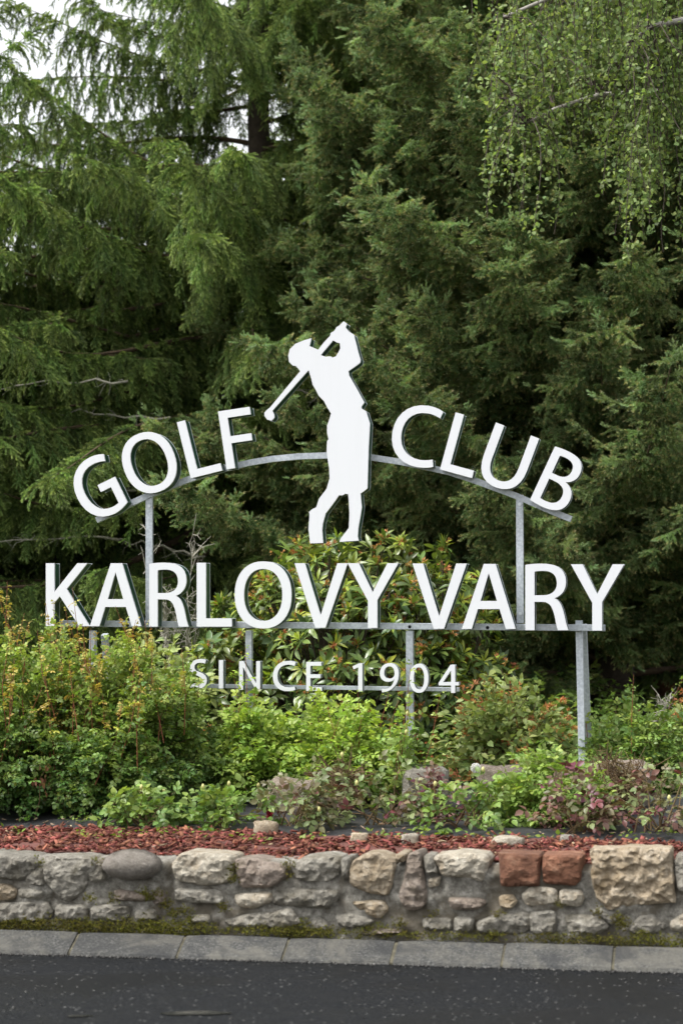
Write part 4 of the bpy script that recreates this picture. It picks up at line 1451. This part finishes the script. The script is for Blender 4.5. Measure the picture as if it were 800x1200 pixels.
conifer('spruce_tree', 'dark spruce in the background between the two front spruces', 520, 26, 18, 3.4, .16, 'back', 4, z_hi=9.5, whorl_dz=.5, per=6)
conifer('spruce_tree', 'dark spruce in the background at the right edge behind the birch', 850, 25, 17, 3.4, .16, 'back', 5, z_hi=9.5, whorl_dz=.5, per=6)
conifer('spruce_tree', 'low dark spruce in the background behind the left spruces', 90, 27, 6.2, 3.2, .12, 'back', 6, z_hi=9, whorl_dz=.4, per=8)
conifer('spruce_tree', 'low dark spruce in the background left of the golfer', 270, 29, 6.6, 3.2, .12, 'back', 7, z_hi=9, whorl_dz=.4, per=8)
conifer('spruce_tree', 'tall dark spruce deep in the background behind the word CLUB', 655, 29, 18, 3.4, .16, 'back', 8, z_hi=10.5, whorl_dz=.5, per=6)

# dead lichen-grey lower branches of the left spruces
dead_parent = next(o for o in COL.objects if o.name == 'spruce_tree')
rs = np.random.default_rng(77)
for (xa, ya, xb, yb, yy) in ((-20, 452, 150, 447, 17.6), (40, 482, 200, 490, 18.2), (-20, 634, 140, 628, 17.4), (130, 628, 240, 650, 17.8), (60, 560, 160, 574, 17.8), (330, 452, 400, 470, 18)):
    b = MB()
    P_q = [at(xa + (xb - xa) * k / 9, ya + (yb - ya) * k / 9 + rs.normal(0, 2.2), yy + .25 * k / 9 + rs.normal(0, .02)) for k in range(10)]
    b.tube(P_q, [.004 + .006 * k / 9 for k in range(10)], 5)
    for k in range(26):
        a0 = P_q[rs.integers(0, 9)].lerp(P_q[rs.integers(0, 9)], .1)
        j = rs.integers(0, 9); a0 = P_q[j].lerp(P_q[j + 1], rs.random())
        d = Vector(nrm(rs.normal(0, 1, 3) + np.array((-.4, 0, -.5)))) * rs.uniform(.04, .16)
        b.tube([a0, a0 + d * .5 + Vector(rs.normal(0, .01, 3)), a0 + d], [.003, .002, .001], 3, cap=False)
    b.obj('dead_branch', M['lichen'], dead_parent)

# pine trunk glimpsed at the right edge
t = tree_base('pine_tree', 'reddish pine trunk glimpsed through the foliage at the right edge', 790, 23.0)
trunk_of(t, 16, .16, M['pinebark'], seed=9)

# ------------------------------------------------------------------ birch
t = empty('birch_tree', (at(1010, 700, 15.2).x, 15.2, bed_z(0, 15) - .05), 'weeping birch whose leafy strands hang in from the upper right', 'tree')
b = MB(); L_ = t.location
b.tube([(L_.x + .12 * math.sin(i * .7), L_.y, L_.z + i * .8) for i in range(12)], [.15 * (1 - i / 13) + .02 for i in range(12)], 10)
b.obj('trunk', M['birchbark'], t)
limbs = []
for pts in ([(960, 80, 15.2), (860, 95, 14.8), (760, 110, 14.5), (700, 112, 14.3), (650, 128, 14.2), (615, 145, 14.1)],
            [(970, -60, 15.1), (880, -70, 14.7), (790, -40, 14.3), (720, -20, 14.0), (650, -5, 13.8), (590, 20, 13.7)],
            [(970, -150, 15.2), (850, -190, 15.0), (740, -190, 14.8), (640, -140, 14.6), (570, -80, 14.5)],
            [(975, 0, 15.0), (900, 10, 14.4), (820, 20, 14.0), (765, 30, 13.8), (735, 50, 13.7)],
            [(970, -220, 15.2), (840, -270, 14.2), (740, -260, 13.8), (660, -200, 13.6)]):
    P3 = [at(*q) for q in pts]
    P3 = [Vector((L_.x, L_.y, P3[0].z - .35))] + P3
    b = MB(); b.tube(P3, [.045 * (1 - .8 * i / (len(P3) - 1)) for i in range(len(P3))], 7)
    b.obj('limb', M['birchbark'], t)
    limbs.append(P3[1:])
bfo = Foliage(); tw = MB()
rs = np.random.default_rng(33)


def strand(p0, L, sway, n_leaf_per_m=60):
    P = [np.array(p0)]
    d = nrm(np.array((rs.normal(0, .3), rs.normal(0, .3), -.3)))
    n = max(4, int(L / .09))
    for i in range(n):
        d = nrm(d + np.array((sway + rs.normal(0, .16), rs.normal(0, .14), -.50)))
        P.append(P[-1] + d * .09)
    tw.tube([tuple(q) for q in P], [.0026 * (1 - .7 * i / n) + .0007 for i in range(n + 1)], 4, cap=False)
    P = np.array(P)
    m_ = int(n * .09 * n_leaf_per_m)
    u = rs.random(m_) * n
    pos = np.stack([np.interp(u, np.arange(n + 1), P[:, i]) for i in range(3)], 1)
    D = np.stack([rs.normal(0, .9, m_), rs.normal(0, .9, m_), rs.normal(-.75, .5, m_)], 1)
    upv = rs.normal(0, .8, (m_, 3)) + np.array((0, -.5, .5))
    off = rs.normal(0, .012, (m_, 3))
    bfo.add(pos + off, D, up=upv, scl=rs.uniform(.75, 1.25, m_), tint=np.clip(rs.normal(.5, .25, m_), 0, 1), roll=.5)
    # short side twigs
    for q in range(int(n * .55)):
        i = rs.integers(1, n)
        dd = nrm(np.array((rs.normal(0, 1), rs.normal(0, 1), -.7)))
        l = rs.uniform(.04, .11)
        e = P[i] + dd * l
        m2 = int(l * 60)
        uu = rs.random((m2, 1))
        bfo.add(P[i] + (e - P[i]) * uu, rs.normal(0, .8, (m2, 3)) + np.array((0, 0, -.6)), up=rs.normal(0, .8, (m2, 3)) + np.array((0, -.4, .5)), scl=rs.uniform(.7, 1.15, m2), tint=rs.random(m2))


def px_of(p):
    q = _CR.transposed() @ (Vector(p) - Vector((0, 0, CAM_H)))
    return 400 + F_PX * q.x / -q.z, 600 - F_PX * q.y / -q.z


def from_limb(li, u):
    P3 = limbs[li]; f = u * (len(P3) - 1); i = min(int(f), len(P3) - 2)
    return P3[i].lerp(P3[i + 1], f - i)


# how far the strands hang down across the picture's width (photo x, lowest photo y)
HANG = [(540, 60), (560, 120), (575, 200), (590, 250), (605, 262), (618, 285), (634, 262), (645, 150), (670, 135), (700, 150), (718, 130), (728, 200), (740, 290), (760, 322), (775, 300), (790, 285), (800, 150), (860, 220), (940, 260), (1100, 200)]
hx, hy = [h_[0] for h_ in HANG], [h_[1] for h_ in HANG]
for i in range(215):
    li = rs.integers(0, 5); p = from_limb(li, rs.random() ** .8)
    px, py = px_of(p)
    px += rs.normal(0, 6)
    low = min(np.interp(px, hx, hy), 165) * (1 - .6 * rs.random() ** 1.2)
    L = (low - py) / (2587 / p.y)
    if L < .12: L = rs.uniform(.15, .3)
    strand(p + Vector((rs.normal(0, .05), rs.normal(0, .12), 0)), min(L, 2.6), rs.normal(0, .02))
for px_, top_, low_, n_ in ((585, 150, 252, 6), (597, 130, 210, 4), (618, 130, 282, 6), (745, 110, 290, 6), (762, 60, 318, 9), (775, 60, 300, 8), (755, 100, 260, 5), (787, 120, 240, 4), (680, 60, 140, 5), (650, 40, 120, 5), (600, 60, 150, 6), (575, 60, 150, 4), (785, 60, 140, 8), (730, 50, 120, 8)):
    for k in range(n_):
        p = at(px_ + rs.normal(0, 9), top_ + rs.normal(0, 18), 14.1 + rs.normal(0, .25))
        # side twig from the nearest limb carries it
        best = min((from_limb(a_, u_) for a_ in range(5) for u_ in (0, .2, .4, .6, .8, 1)), key=lambda q: (q - p).length)
        mid = (best + p) * .5 + Vector((0, 0, .08))
        tw.tube([best, mid, p], [.006, .004, .003], 4, cap=False)
        strand(p, (low_ * (1 - .12 * rs.random()) - top_) / 185, 0)
tw.obj('twig', M['birchtwig'], t)['kind'] = 'stuff'
bfo.build('leaves', LEAF_B, [M['birch'], M['birchtwig']], t)


# ------------------------------------------------------------------ shrubs and roses
def shrub(name, label, px, w_px, y_top, y_bot, Y, leafmat, protos, nbr, per, seed, depth=.5, cat='bush', tint=(.45, .25), up_shoots=0, shoot_h=.25, canemat=None, scl=(.75, 1.2), group=None,
          flower=None, flower_mat=None, nflower=0, inner=.25, top_light=.35, spread=1.0, shoot_mat=None, yellow_bud=0, rose_shape=1.0, extra=None):
    rs = np.random.default_rng(seed)
    c = at(px, y_bot, Y)
    zb = bed_z(c.x, Y)
    top = at(px, y_top, Y).z
    wl = (at(px + w_px / 2, y_bot, Y) - at(px - w_px / 2, y_bot, Y)).length
    t = empty(name, (c.x, Y, zb), label, cat, group)
    H = top - zb
    fo = Foliage(); st = MB(); stn = 0
    cn = np.array((c.x, Y, zb))
    tips = []
    for i in range(nbr):
        a = rs.uniform(0, 6.283); el_ = rs.uniform(.0, 1.0)
        # uniform over a squashed dome
        v = np.array((math.cos(a) * math.sqrt(1 - el_ ** 2), math.sin(a) * math.sqrt(1 - el_ ** 2), el_))
        bump_ = 1 + .22 * noise.noise(Vector(v * 2.2) + Vector((seed, 0, 0))) + rs.normal(0, .05)
        if rs.random() < inner: bump_ *= rs.uniform(.45, .9)
        tip = cn + v * np.array((wl / 2 * spread, depth, H * rose_shape)) * bump_
        tip[2] = max(tip[2], zb + .03 + .02 * rs.random())
        root = cn + np.array((rs.normal(0, wl * .09), rs.normal(0, .05), 0))
        mid = root * .5 + tip * .5 + np.array((0, 0, (.18 + .2 * (1 - el_)) * H)) * .6 + rs.normal(0, .02, 3)
        tt = np.linspace(0, 1, 7)[:, None]
        path = (1 - tt) ** 2 * root + 2 * tt * (1 - tt) * mid + tt ** 2 * tip
        if i % 2 == 0: st.tube([tuple(q) for q in path], [.0058 * (1 - .75 * k / 6) for k in range(7)], 4, cap=False)
        n = per
        u = .42 + .58 * rs.random(n) ** .7
        pos = np.stack([np.interp(u, tt[:, 0], path[:, k]) for k in range(3)], 1) + rs.normal(0, .022, (n, 3))
        dr = tip - mid
        D = rs.normal(0, .8, (n, 3)) + nrm(dr) * .7 + nrm(v) * .4 + np.array((0, -.15, 0))
        D[:, 2] = D[:, 2] * .6
        up = np.array((0, -.35, 1.)) + rs.normal(0, .45, (n, 3))
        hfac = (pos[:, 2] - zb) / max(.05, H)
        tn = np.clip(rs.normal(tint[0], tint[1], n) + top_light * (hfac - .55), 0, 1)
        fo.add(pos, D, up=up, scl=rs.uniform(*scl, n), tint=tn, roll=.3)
        tips.append((tip, nrm(v)))
    st.obj('stem', canemat or M['cane'], t)['kind'] = 'stuff'
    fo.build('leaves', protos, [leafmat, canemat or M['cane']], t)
    if up_shoots:
        f2 = Foliage()
        for k in range(up_shoots):
            tip, v = tips[rs.integers(0, len(tips))]
            for _ in range(12):
                if v[2] > .45: break
                tip, v = tips[rs.integers(0, len(tips))]
            hh = shoot_h * rs.uniform(.4, 1.2)
            d = nrm(np.array((rs.normal(0, .22), rs.normal(0, .2), 1)))
            b0 = tip - d * .25
            e = tip + d * hh
            m_ = (b0 + e) / 2 + rs.normal(0, .02, 3)
            s2 = MB(); s2.tube([tuple(b0), tuple(m_), tuple(e)], [.0028, .0022, .001], 4, cap=False)
            s2.obj('shoot', M['redcane'], t)
            n = int(26 * (hh + .1))
            u = rs.random(n)[:, None]
            D = rs.normal(0, .8, (n, 3)) + np.array((0, 0, .5))
            f2.add(tip + (e - tip) * u, D, scl=(1.05 - .55 * u[:, 0]) * rs.uniform(.7, 1.1, n), tint=np.clip(rs.normal(.8, .2, n), 0, 1))
        f2.build('young_leaves', protos, [shoot_mat or leafmat, M['redcane']], t)
    if nflower:
        f3 = Foliage()
        for k in range(nflower):
            tip, v = tips[rs.integers(0, len(tips))]
            q = rs.integers(2, 5)
            f3.add(tip + rs.normal(0, .025, (q, 3)) + v * .02, np.tile(v, (q, 1)) + rs.normal(0, .4, (q, 3)), scl=rs.uniform(.7, 1.3, q), tint=rs.random(q), roll=1)
        f3.build('withered_flowers', flower or RAG, [flower_mat or M['dead_flower']] * 2, t)
    if yellow_bud:
        for k in range(yellow_bud):
            tip, v = tips[rs.integers(0, len(tips))]
            q = tip + np.array((0, -.03, .04))
            bb = MB()
            bb.tube([tuple(tip), tuple(q)], [.0015, .0015], 4)
            vs = []
            for (zz, r_) in ((0, .003), (.008, .009), (.018, .0095), (.028, .003)):
                vs += [(q[0] + r_ * math.cos(k2 * 1.0472), q[1] + r_ * math.sin(k2 * 1.0472), q[2] + zz) for k2 in range(6)]
            bb.add(vs, [(r_ * 6 + k2, r_ * 6 + (k2 + 1) % 6, (r_ + 1) * 6 + (k2 + 1) % 6, (r_ + 1) * 6 + k2) for r_ in range(3) for k2 in range(6)] + [tuple(range(18, 24))], 1, True)
            bb.obj('bud', [M['cane'], M['bud']], t)
    return t, tips


M['bud'] = plain('yellow_green_bud', (.50, .48, .18), .6)
M['petal'] = plain('dark_red_petal', (.30, .01, .03), .5)
M['fluff'] = plain('white_fluff', (.8, .8, .76), .9)
ROSEY = leaf_mat('reddish_young_leaves', (.40, .19, .065), (.40, .38, .08), (.38, .22, .07), .3, .45, .4)

# big bushes on the left, in front of the sign
shrub('rose_bush', 'big dense green bush with small leaves and red shoots at the left edge', 38, 240, 752, 968, 12.3, M['rose_big'], LEAF_SM, 400, 26, 51, .85, tint=(.36, .24), top_light=.95, up_shoots=75, shoot_h=.34, shoot_mat=ROSEY, rose_shape=1.0)
shrub('rose_bush', 'big dense green bush with red shoots in front of the letters KAR', 150, 185, 772, 962, 12.3, M['rose_big'], LEAF_SM, 380, 26, 52, .75, tint=(.40, .24), top_light=.9, up_shoots=55, shoot_h=.27, shoot_mat=ROSEY)
shrub('rose_bush', 'light green rose bush below the word SINCE', 305, 120, 832, 935, 12.75, M['rose_light'], LEAF_R, 130, 16, 53, .38, tint=(.40, .22), up_shoots=7, shoot_h=.30, shoot_mat=M['rose_light'])
shrub('rose_bush', 'fresh yellow-green rose bush below the letters CE and the digit 1', 400, 150, 828, 930, 12.8, M['rose_light'], LEAF_R, 170, 16, 54, .4, tint=(.5, .25), up_shoots=10, shoot_h=.2, shoot_mat=M['rose_light'])
shrub('rose_bush', 'thin rose climbing in front of the centre post and digit 0', 478, 60, 850, 960, 12.5, M['rose'], LEAF_R3, 28, 9, 55, .2, tint=(.45, .25), up_shoots=3, shoot_h=.42, inner=.1, yellow_bud=3)
shrub('rose_bush', 'round pale green rose bush just left of the right post', 645, 120, 890, 968, 12.05, M['rose'], LEAF_R, 130, 14, 56, .36, tint=(.62, .22), up_shoots=4, shoot_h=.12)
shrub('rose_bush', 'small purple-leaved rose in front of the right post', 672, 84, 905, 985, 11.5, M['rose_purple'], LEAF_R3, 22, 7, 57, .2, tint=(.3, .25), inner=.1, top_light=-.2, yellow_bud=1)
shrub('rose_bush', 'purple and green rose with bare canes at the right edge', 765, 130, 890, 985, 11.6, M['rose_purple'], LEAF_R3, 24, 7, 58, .3, tint=(.55, .35), inner=.1, yellow_bud=1)
shrub('rose_bush', 'sparse purple-leaved rose with yellow buds left of the tilted boulder', 440, 120, 893, 975, 11.75, M['rose_purple'], LEAF_R3, 22, 7, 59, .3, tint=(.7, .35), inner=.1, yellow_bud=7)
shrub('rose_bush', 'low rose with mixed red and green leaves under the white seed head', 548, 110, 910, 975, 11.7, M['rose'], LEAF_R3, 27, 8, 60, .3, tint=(.4, .25), inner=.15, yellow_bud=4)
shrub('rose_bush', 'dark red-leaved rose beside the grey block boulder', 515, 62, 895, 972, 11.9, M['rose_purple'], LEAF_R3, 13, 6, 61, .2, tint=(.1, .2), inner=.1, top_light=-.2)
shrub('rose_bush', 'low green rose with yellow flower buds in front of the big left bushes', 168, 84, 925, 975, 11.45, M['rose'], LEAF_R3, 28, 8, 62, .22, tint=(.3, .25), inner=.1, yellow_bud=4)
shrub('rose_bush', 'low leafy rose behind the tan rock', 268, 105, 925, 980, 11.6, M['rose'], LEAF_R3, 28, 8, 63, .26, tint=(.4, .3), inner=.1, yellow_bud=4)
shrub('rose_bush', 'purple-green rose with a dark red flower in the middle of the bed', 345, 105, 903, 980, 11.6, M['rose_purple'], LEAF_R3, 26, 7, 64, .28, tint=(.75, .35), inner=.1, yellow_bud=2)

# behind the sign
shrub('weigela_bush', 'loose bush with rounded leaves and orange-brown withered flowers right of the digit 4', 592, 165, 798, 930, 14.0, M['weigela'], LEAF_W, 240, 15, 70, .5, tint=(.65, .3), nflower=95, top_light=.25)
shrub('leafy_shrub', 'yellow-green leafy shrub behind the rail under the letters KAR', 175, 210, 748, 930, 14.2, M['weigela'], LEAF_W, 300, 15, 71, .5, tint=(.75, .25), nflower=16, top_light=.3)
shrub('leafy_shrub', 'green shrub of upright stems on the right of the right post', 745, 150, 835, 930, 13.6, M['rose'], LEAF_R, 170, 13, 72, .5, tint=(.35, .25), up_shoots=6, shoot_h=.3, shoot_mat=M['rose'])
shrub('leafy_shrub', 'shrub with orange withered flowers cut off by the right edge', 822, 90, 800, 930, 13.9, M['weigela'], LEAF_W, 120, 14, 73, .4, tint=(.5, .3), nflower=45)
shrub('leafy_shrub', 'dark green low shrub behind the weigela and the right post', 665, 200, 842, 925, 15.0, M['rose'], LEAF_W, 200, 13, 74, .5, tint=(.1, .2))

# ferny undergrowth that nobody could count
fo = Foliage()
n = 4200
X = RNG.uniform(-6, 1.6, n); Y = RNG.uniform(14.3, 19.5, n)
Z = np.array([bed_z(x, y) for x, y in zip(X, Y)]) + RNG.uniform(0, .30, n) * (1 + .5 * np.sin(X * 3))
fo.add(np.stack([X, Y, Z], 1), np.stack([RNG.normal(0, .7, n), RNG.normal(-.2, .6, n), RNG.uniform(.0, 1, n)], 1), scl=RNG.uniform(.9, 2.0, n), tint=RNG.random(n) * .7)
fo.build('undergrowth', LEAF_R, [M['rose'], M['cane']])
fo = Foliage()     # small weeds on the mulch and fabric
cl = [(at(px, py, yy).x, yy, n_) for px, py, yy, n_ in ((184, 985, 11.05, 26), (95, 993, 10.8, 10), (145, 988, 10.95, 10), (120, 990, 10.9, 10), (310, 995, 10.85, 10), (240, 985, 11.0, 8), (285, 990, 11.0, 6), (15, 985, 11.0, 10), (375, 985, 11.1, 12), (455, 985, 11.1, 14), (500, 975, 11.3, 22), (440, 985, 11.2, 10), (615, 980, 11.2, 12), (650, 982, 11.2, 8), (730, 983, 11.3, 10), (780, 980, 11.4, 14), (98, 975, 11.5, 20), (220, 970, 11.6, 16), (560, 980, 11.2, 8))]
for x, y, k in cl:
    P = np.stack([x + RNG.normal(0, .05, k), y + RNG.normal(0, .05, k)], 1)
    Z = np.array([bed_z(a, c_) for a, c_ in P]) + .012 + RNG.uniform(0, .02, k)
    fo.add(np.column_stack([P, Z]), np.stack([RNG.normal(0, 1, k), RNG.normal(0, 1, k), RNG.uniform(.1, .9, k)], 1), scl=RNG.uniform(.5, 1.0, k), tint=RNG.uniform(.4, 1, k))
fo.build('weeds', LEAF_B, [M['grass'], M['grass']])


# rhododendrons: stuff crown + the largest leaves as single parts
def leaf_mesh(name, L, w, mats, curl=.22):
    pr = Proto()
    leaf_shape(pr, (0, 0, 0), (1, 0, 0), (0, 0, 1), L, w, 4, .25, curl, pos=.55)
    me = bpy.data.meshes.new(name)
    me.from_pydata(pr.v, [], pr.f)
    me.polygons.foreach_set('use_smooth', [True] * len(pr.f))
    for m_ in mats: me.materials.append(m_)
    return me


def plain_leaf_mat(name, a, b_):
    m, nt, bs = new_mat(name)
    oi = nt.nodes.new('ShaderNodeObjectInfo')
    nt.links.new(ramp(nt, oi.outputs['Random'], [(0, a), (1, b_)]), bs.inputs['Base Color'])
    bs.inputs['Roughness'].default_value = .33
    return m


RLM = plain_leaf_mat('rhododendron_leaf', (.065, .12, .032), (.19, .265, .06))
RLY = plain_leaf_mat('young_rhododendron_leaf', (.16, .24, .04), (.32, .36, .05))
me_old = leaf_mesh('leaf', .115, .036, [RLM])
me_new = leaf_mesh('leaf', .085, .022, [RLY], .1)


def rhododendron(label, px, w_px, y_top, Y, seed, depth, nwh, nleaf, flower_n):
    rs = np.random.default_rng(seed)
    c = at(px, 900, Y)
    zb = bed_z(c.x, Y)
    wl = (at(px + w_px / 2, 900, Y) - at(px - w_px / 2, 900, Y)).length / 2
    H = at(px, y_top, Y).z - zb
    t = empty('rhododendron', (c.x, Y, zb), label, 'bush')
    fo, fy, ff, st = Foliage(), Foliage(), Foliage(), MB()
    cn = np.array((c.x, Y, zb))
    n_done = 0
    cand = []
    for i in range(nwh):
        a = rs.uniform(0, 6.283); e = rs.uniform(-.05, 1)
        v = np.array((math.cos(a) * math.sqrt(max(0, 1 - e * e)), math.sin(a) * math.sqrt(max(0, 1 - e * e)), max(.02, e)))
        bf = (1 + .20 * noise.noise(Vector(v * 2.6) + Vector((seed, 3, 0))) + .1 * noise.noise(Vector(v * 6) + Vector((seed, 3, 0)))) * (1 if rs.random() < .7 else rs.uniform(.6, .95))
        p = cn + v * np.array((wl, depth, H)) * bf
        d = nrm(v * .8 + np.array((0, -.1, .6)) + rs.normal(0, .42, 3))
        cand.append((p, d, v, bf))
        if i % 3 == 0:
            r0_ = cn + rs.normal(0, .06, 3) * (1, 1, 0)
            st.tube([tuple(r0_), tuple((r0_ + p) / 2 + np.array((0, 0, -.05))), tuple(p)], [.012, .008, .004], 5, cap=False)
    front = sorted(range(len(cand)), key=lambda i: -(cand[i][2][1] * -1 + .3 * cand[i][2][2] + cand[i][3] * .5))
    single = set(front[:nleaf // 8])
    for i, (p, d, v, bf) in enumerate(cand):
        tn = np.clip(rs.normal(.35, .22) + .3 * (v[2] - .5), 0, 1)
        if i in single:
            X_ = nrm(np.cross(d, (0.3, 1, 0.1))); Y_ = np.cross(d, X_)
            for k in range(8):
                a = 6.283 * (k + rs.uniform(-.25, .25)) / 8
                e = .25 + rs.normal(0, .4)
                ld = d * math.sin(e) + (X_ * math.cos(a) + Y_ * math.sin(a)) * math.cos(e)
                o = bpy.data.objects.new('leaf', me_old)
                COL.objects.link(o); o.parent = t
                eu = frame_euler(ld[None], d[None])[0]
                o.location = Vector(p + ld * .01) - t.location
                o.rotation_euler = eu
                s_ = rs.uniform(.6, 1.15); o.scale = (s_, s_, s_)
        else:
            fo.add(p[None], d[None], scl=rs.uniform(.85, 1.15), tint=tn, roll=3)
        if v[2] > .35 and rs.random() < .55: fy.add((p + d * .015)[None], d[None], scl=rs.uniform(.8, 1.25), tint=rs.uniform(.6, 1), roll=3)
        if rs.random() < flower_n:
            q = rs.integers(2, 5)
            ff.add(p + d * .03 + rs.normal(0, .018, (q, 3)), np.tile(d, (q, 1)) + rs.normal(0, .4, (q, 3)), scl=rs.uniform(.7, 1.2, q), tint=rs.random(q), roll=1)
    st.obj('stem', M['bark'], t)['kind'] = 'stuff'
    fo.build('foliage', WHORL, [M['rhodo'], M['bark']], t)
    fy.build('young_leaves', WHORL_Y, [YRH, M['bark']], t)
    ff.build('withered_flowers', RAG, [M['dead_flower']] * 2, t)
    return t


YRH = leaf_mat('young_rhododendron_whorls', (.14, .21, .035), (.30, .36, .05), (.3, .35, .05), .3, .35, .25)
rhododendron('large round rhododendron with orange withered blossoms behind the letters OVY', 395, 330, 638, 14.9, 81, .75, 860, 288, .55)
rhododendron('rhododendron behind the letters VAR right of the golfer', 505, 200, 660, 15.2, 82, .7, 460, 160, .42)
rhododendron('small rhododendron behind the lower part of the letters RLO', 272, 130, 728, 14.7, 83, .5, 200, 120, .15)

# white seed head (dandelion) right of the middle
p = at(557, 900, 12.2)
t = empty('seed_head', (p.x, p.y, bed_z(p.x, p.y)), 'round white fluffy seed head on a thin stalk in front of the dark boulder', 'flower')
b = MB(); b.tube([(p.x + .02, p.y, t.location.z), (p.x + .01, p.y, (p.z + t.location.z) / 2), tuple(p)], .002, 5); b.obj('stalk', M['cane'], t)
b = MB()
rs = np.random.default_rng(5)
for k in range(420):
    d = nrm(rs.normal(0, 1, 3)); q = np.array(p); w_ = nrm(np.cross(d, rs.normal(0, 1, 3))) * .0016
    b.add([q + d * .004, q + d * .026 + w_, q + d * .026 - w_], [(0, 1, 2)])
    b.add([q + d * .024 + w_ * 2, q + d * .024 - w_ * 2, q + d * .029], [(0, 1, 2)])
b.obj('fluff', M['fluff'], t)['kind'] = 'stuff'

# dark red rose bloom, own part would need its bush: it stands on its own stalk
p = at(316, 955, 11.75)
t = empty('rose_flower', (p.x, p.y, bed_z(p.x, p.y)), 'small dark red rose bloom low in the bed left of centre', 'flower')
b = MB(); b.tube([(p.x, p.y + .02, t.location.z), tuple(p)], .002, 5); b.obj('stalk', M['cane'], t)
pr = Proto()
for k in range(12):
    d = nrm(rs.normal(0, 1, 3) + np.array((0, -.3, .6)))
    leaf_shape(pr, np.array(p), d, nrm(rs.normal(0, 1, 3)), .026, .024, 3, .6, .5)
b = MB(); b.add(pr.v, pr.f, 0, True); b.obj('petals', M['petal'], t)


# ------------------------------------------------------------------ bare lichen-covered shrub behind the letters ARL
def twig_tree(label, px, y_bot, y_top, Y, seed, spread_px, n=9, mat=None, name='bare_shrub'):
    rs = np.random.default_rng(seed)
    c = at(px, y_bot, Y); zb = bed_z(c.x, Y)
    top = at(px, y_top, Y).z
    t = empty(name, (c.x, Y, zb), label, 'bush')
    sp = spread_px / (2587 / Y)
    for i in range(n):
        b = MB()
        p = np.array((c.x + rs.normal(0, .03), Y + rs.normal(0, .03), zb))
        tgt = np.array((c.x + rs.uniform(-1, 1) * sp, Y + rs.normal(0, .15), zb + (top - zb) * rs.uniform(.6, 1.05)))
        pts = [p]
        for k in range(14):
            f_ = (k + 1) / 14
            q = p + (tgt - p) * f_ + rs.normal(0, .018, 3) + np.array((0, 0, .10 * math.sin(3.14 * f_)))
            pts.append(q)
        b.tube([tuple(q) for q in pts], [.008 * (1 - .75 * k / 14) for k in range(15)], 5)
        for k in range(20):
            j = rs.integers(4, 14)
            d = nrm(rs.normal(0, 1, 3) + np.array((0, 0, .3)))
            l = rs.uniform(.04, .22)
            a0 = pts[j]; m_ = a0 + d * l * .5 + rs.normal(0, .012, 3); e = a0 + d * l + np.array((0, 0, -.02))
            b.tube([tuple(a0), tuple(m_), tuple(e)], [.0035, .0028, .0015], 4, cap=False)
            for z_ in range(3):
                d2 = nrm(rs.normal(0, 1, 3)); e2 = m_ + d2 * rs.uniform(.02, .06)
                b.tube([tuple(m_), tuple(e2)], [.0022, .001], 3, cap=False)
        b.obj('branch', mat or M['lichen'], t)
    return t


twig_tree('leafless shrub with pale lichen-covered twigs behind the letters ARL', 205, 880, 600, 15.1, 91, 42, 8)
twig_tree('low tangle of dry brown stems between the right post and the right edge', 727, 970, 905, 12.3, 92, 28, 12, M['cane'])
twig_tree('pale leaning dead branch stub at the right beside the low spruce boughs', 775, 880, 815, 15.2, 93, 14, 2)
twig_tree('thorny dry stems standing beside the centre boulder', 400, 980, 900, 12.1, 94, 26, 6, M['cane'])

# withered plant at the left
p = at(52, 978, 11.6)
t = empty('withered_plant', (p.x, 11.6, bed_z(p.x, 11.6)), 'withered little plant with curled brown leaves in front of the left bush', 'plant')
b = MB(); q0 = t.location
b.tube([(q0.x - .06, 11.6, q0.z), (q0.x - .02, 11.58, q0.z + .12), (q0.x - .015, 11.57, q0.z + .24), (q0.x + .03, 11.56, q0.z + .31)], [.004, .003, .002, .0015], 5)
b.obj('stem', M['cane'], t)
fo = Foliage(); n = 26
u = RNG.random(n)
P = np.stack([q0.x - .01 + RNG.normal(0, .045, n), 11.57 + RNG.normal(0, .03, n), q0.z + .16 + .17 * u], 1)
fo.add(P, np.stack([RNG.normal(0, .5, n), RNG.normal(0, .5, n), -np.ones(n)], 1), scl=RNG.uniform(.35, .65, n), tint=RNG.random(n), roll=1)
fo.build('leaves', LEAF_W, [M['brown_leaf']] * 2, t)


# ------------------------------------------------------------------ groups of look-alikes
GROUPS = {'rose_bush': 'rose bushes planted in the bed', 'spruce_tree': 'spruces behind the sign', 'loose_rock': 'rocks lying along the mulch edge',
          'boulder': 'boulders behind the roses', 'rhododendron': 'rhododendrons behind the sign', 'leafy_shrub': 'leafy shrubs around the sign', 'bare_shrub': 'bare and dry shrubs'}
for o in list(COL.objects):
    k = o.name.split('.')[0]
    if o.parent is None and k in GROUPS: o['group'] = GROUPS[k]
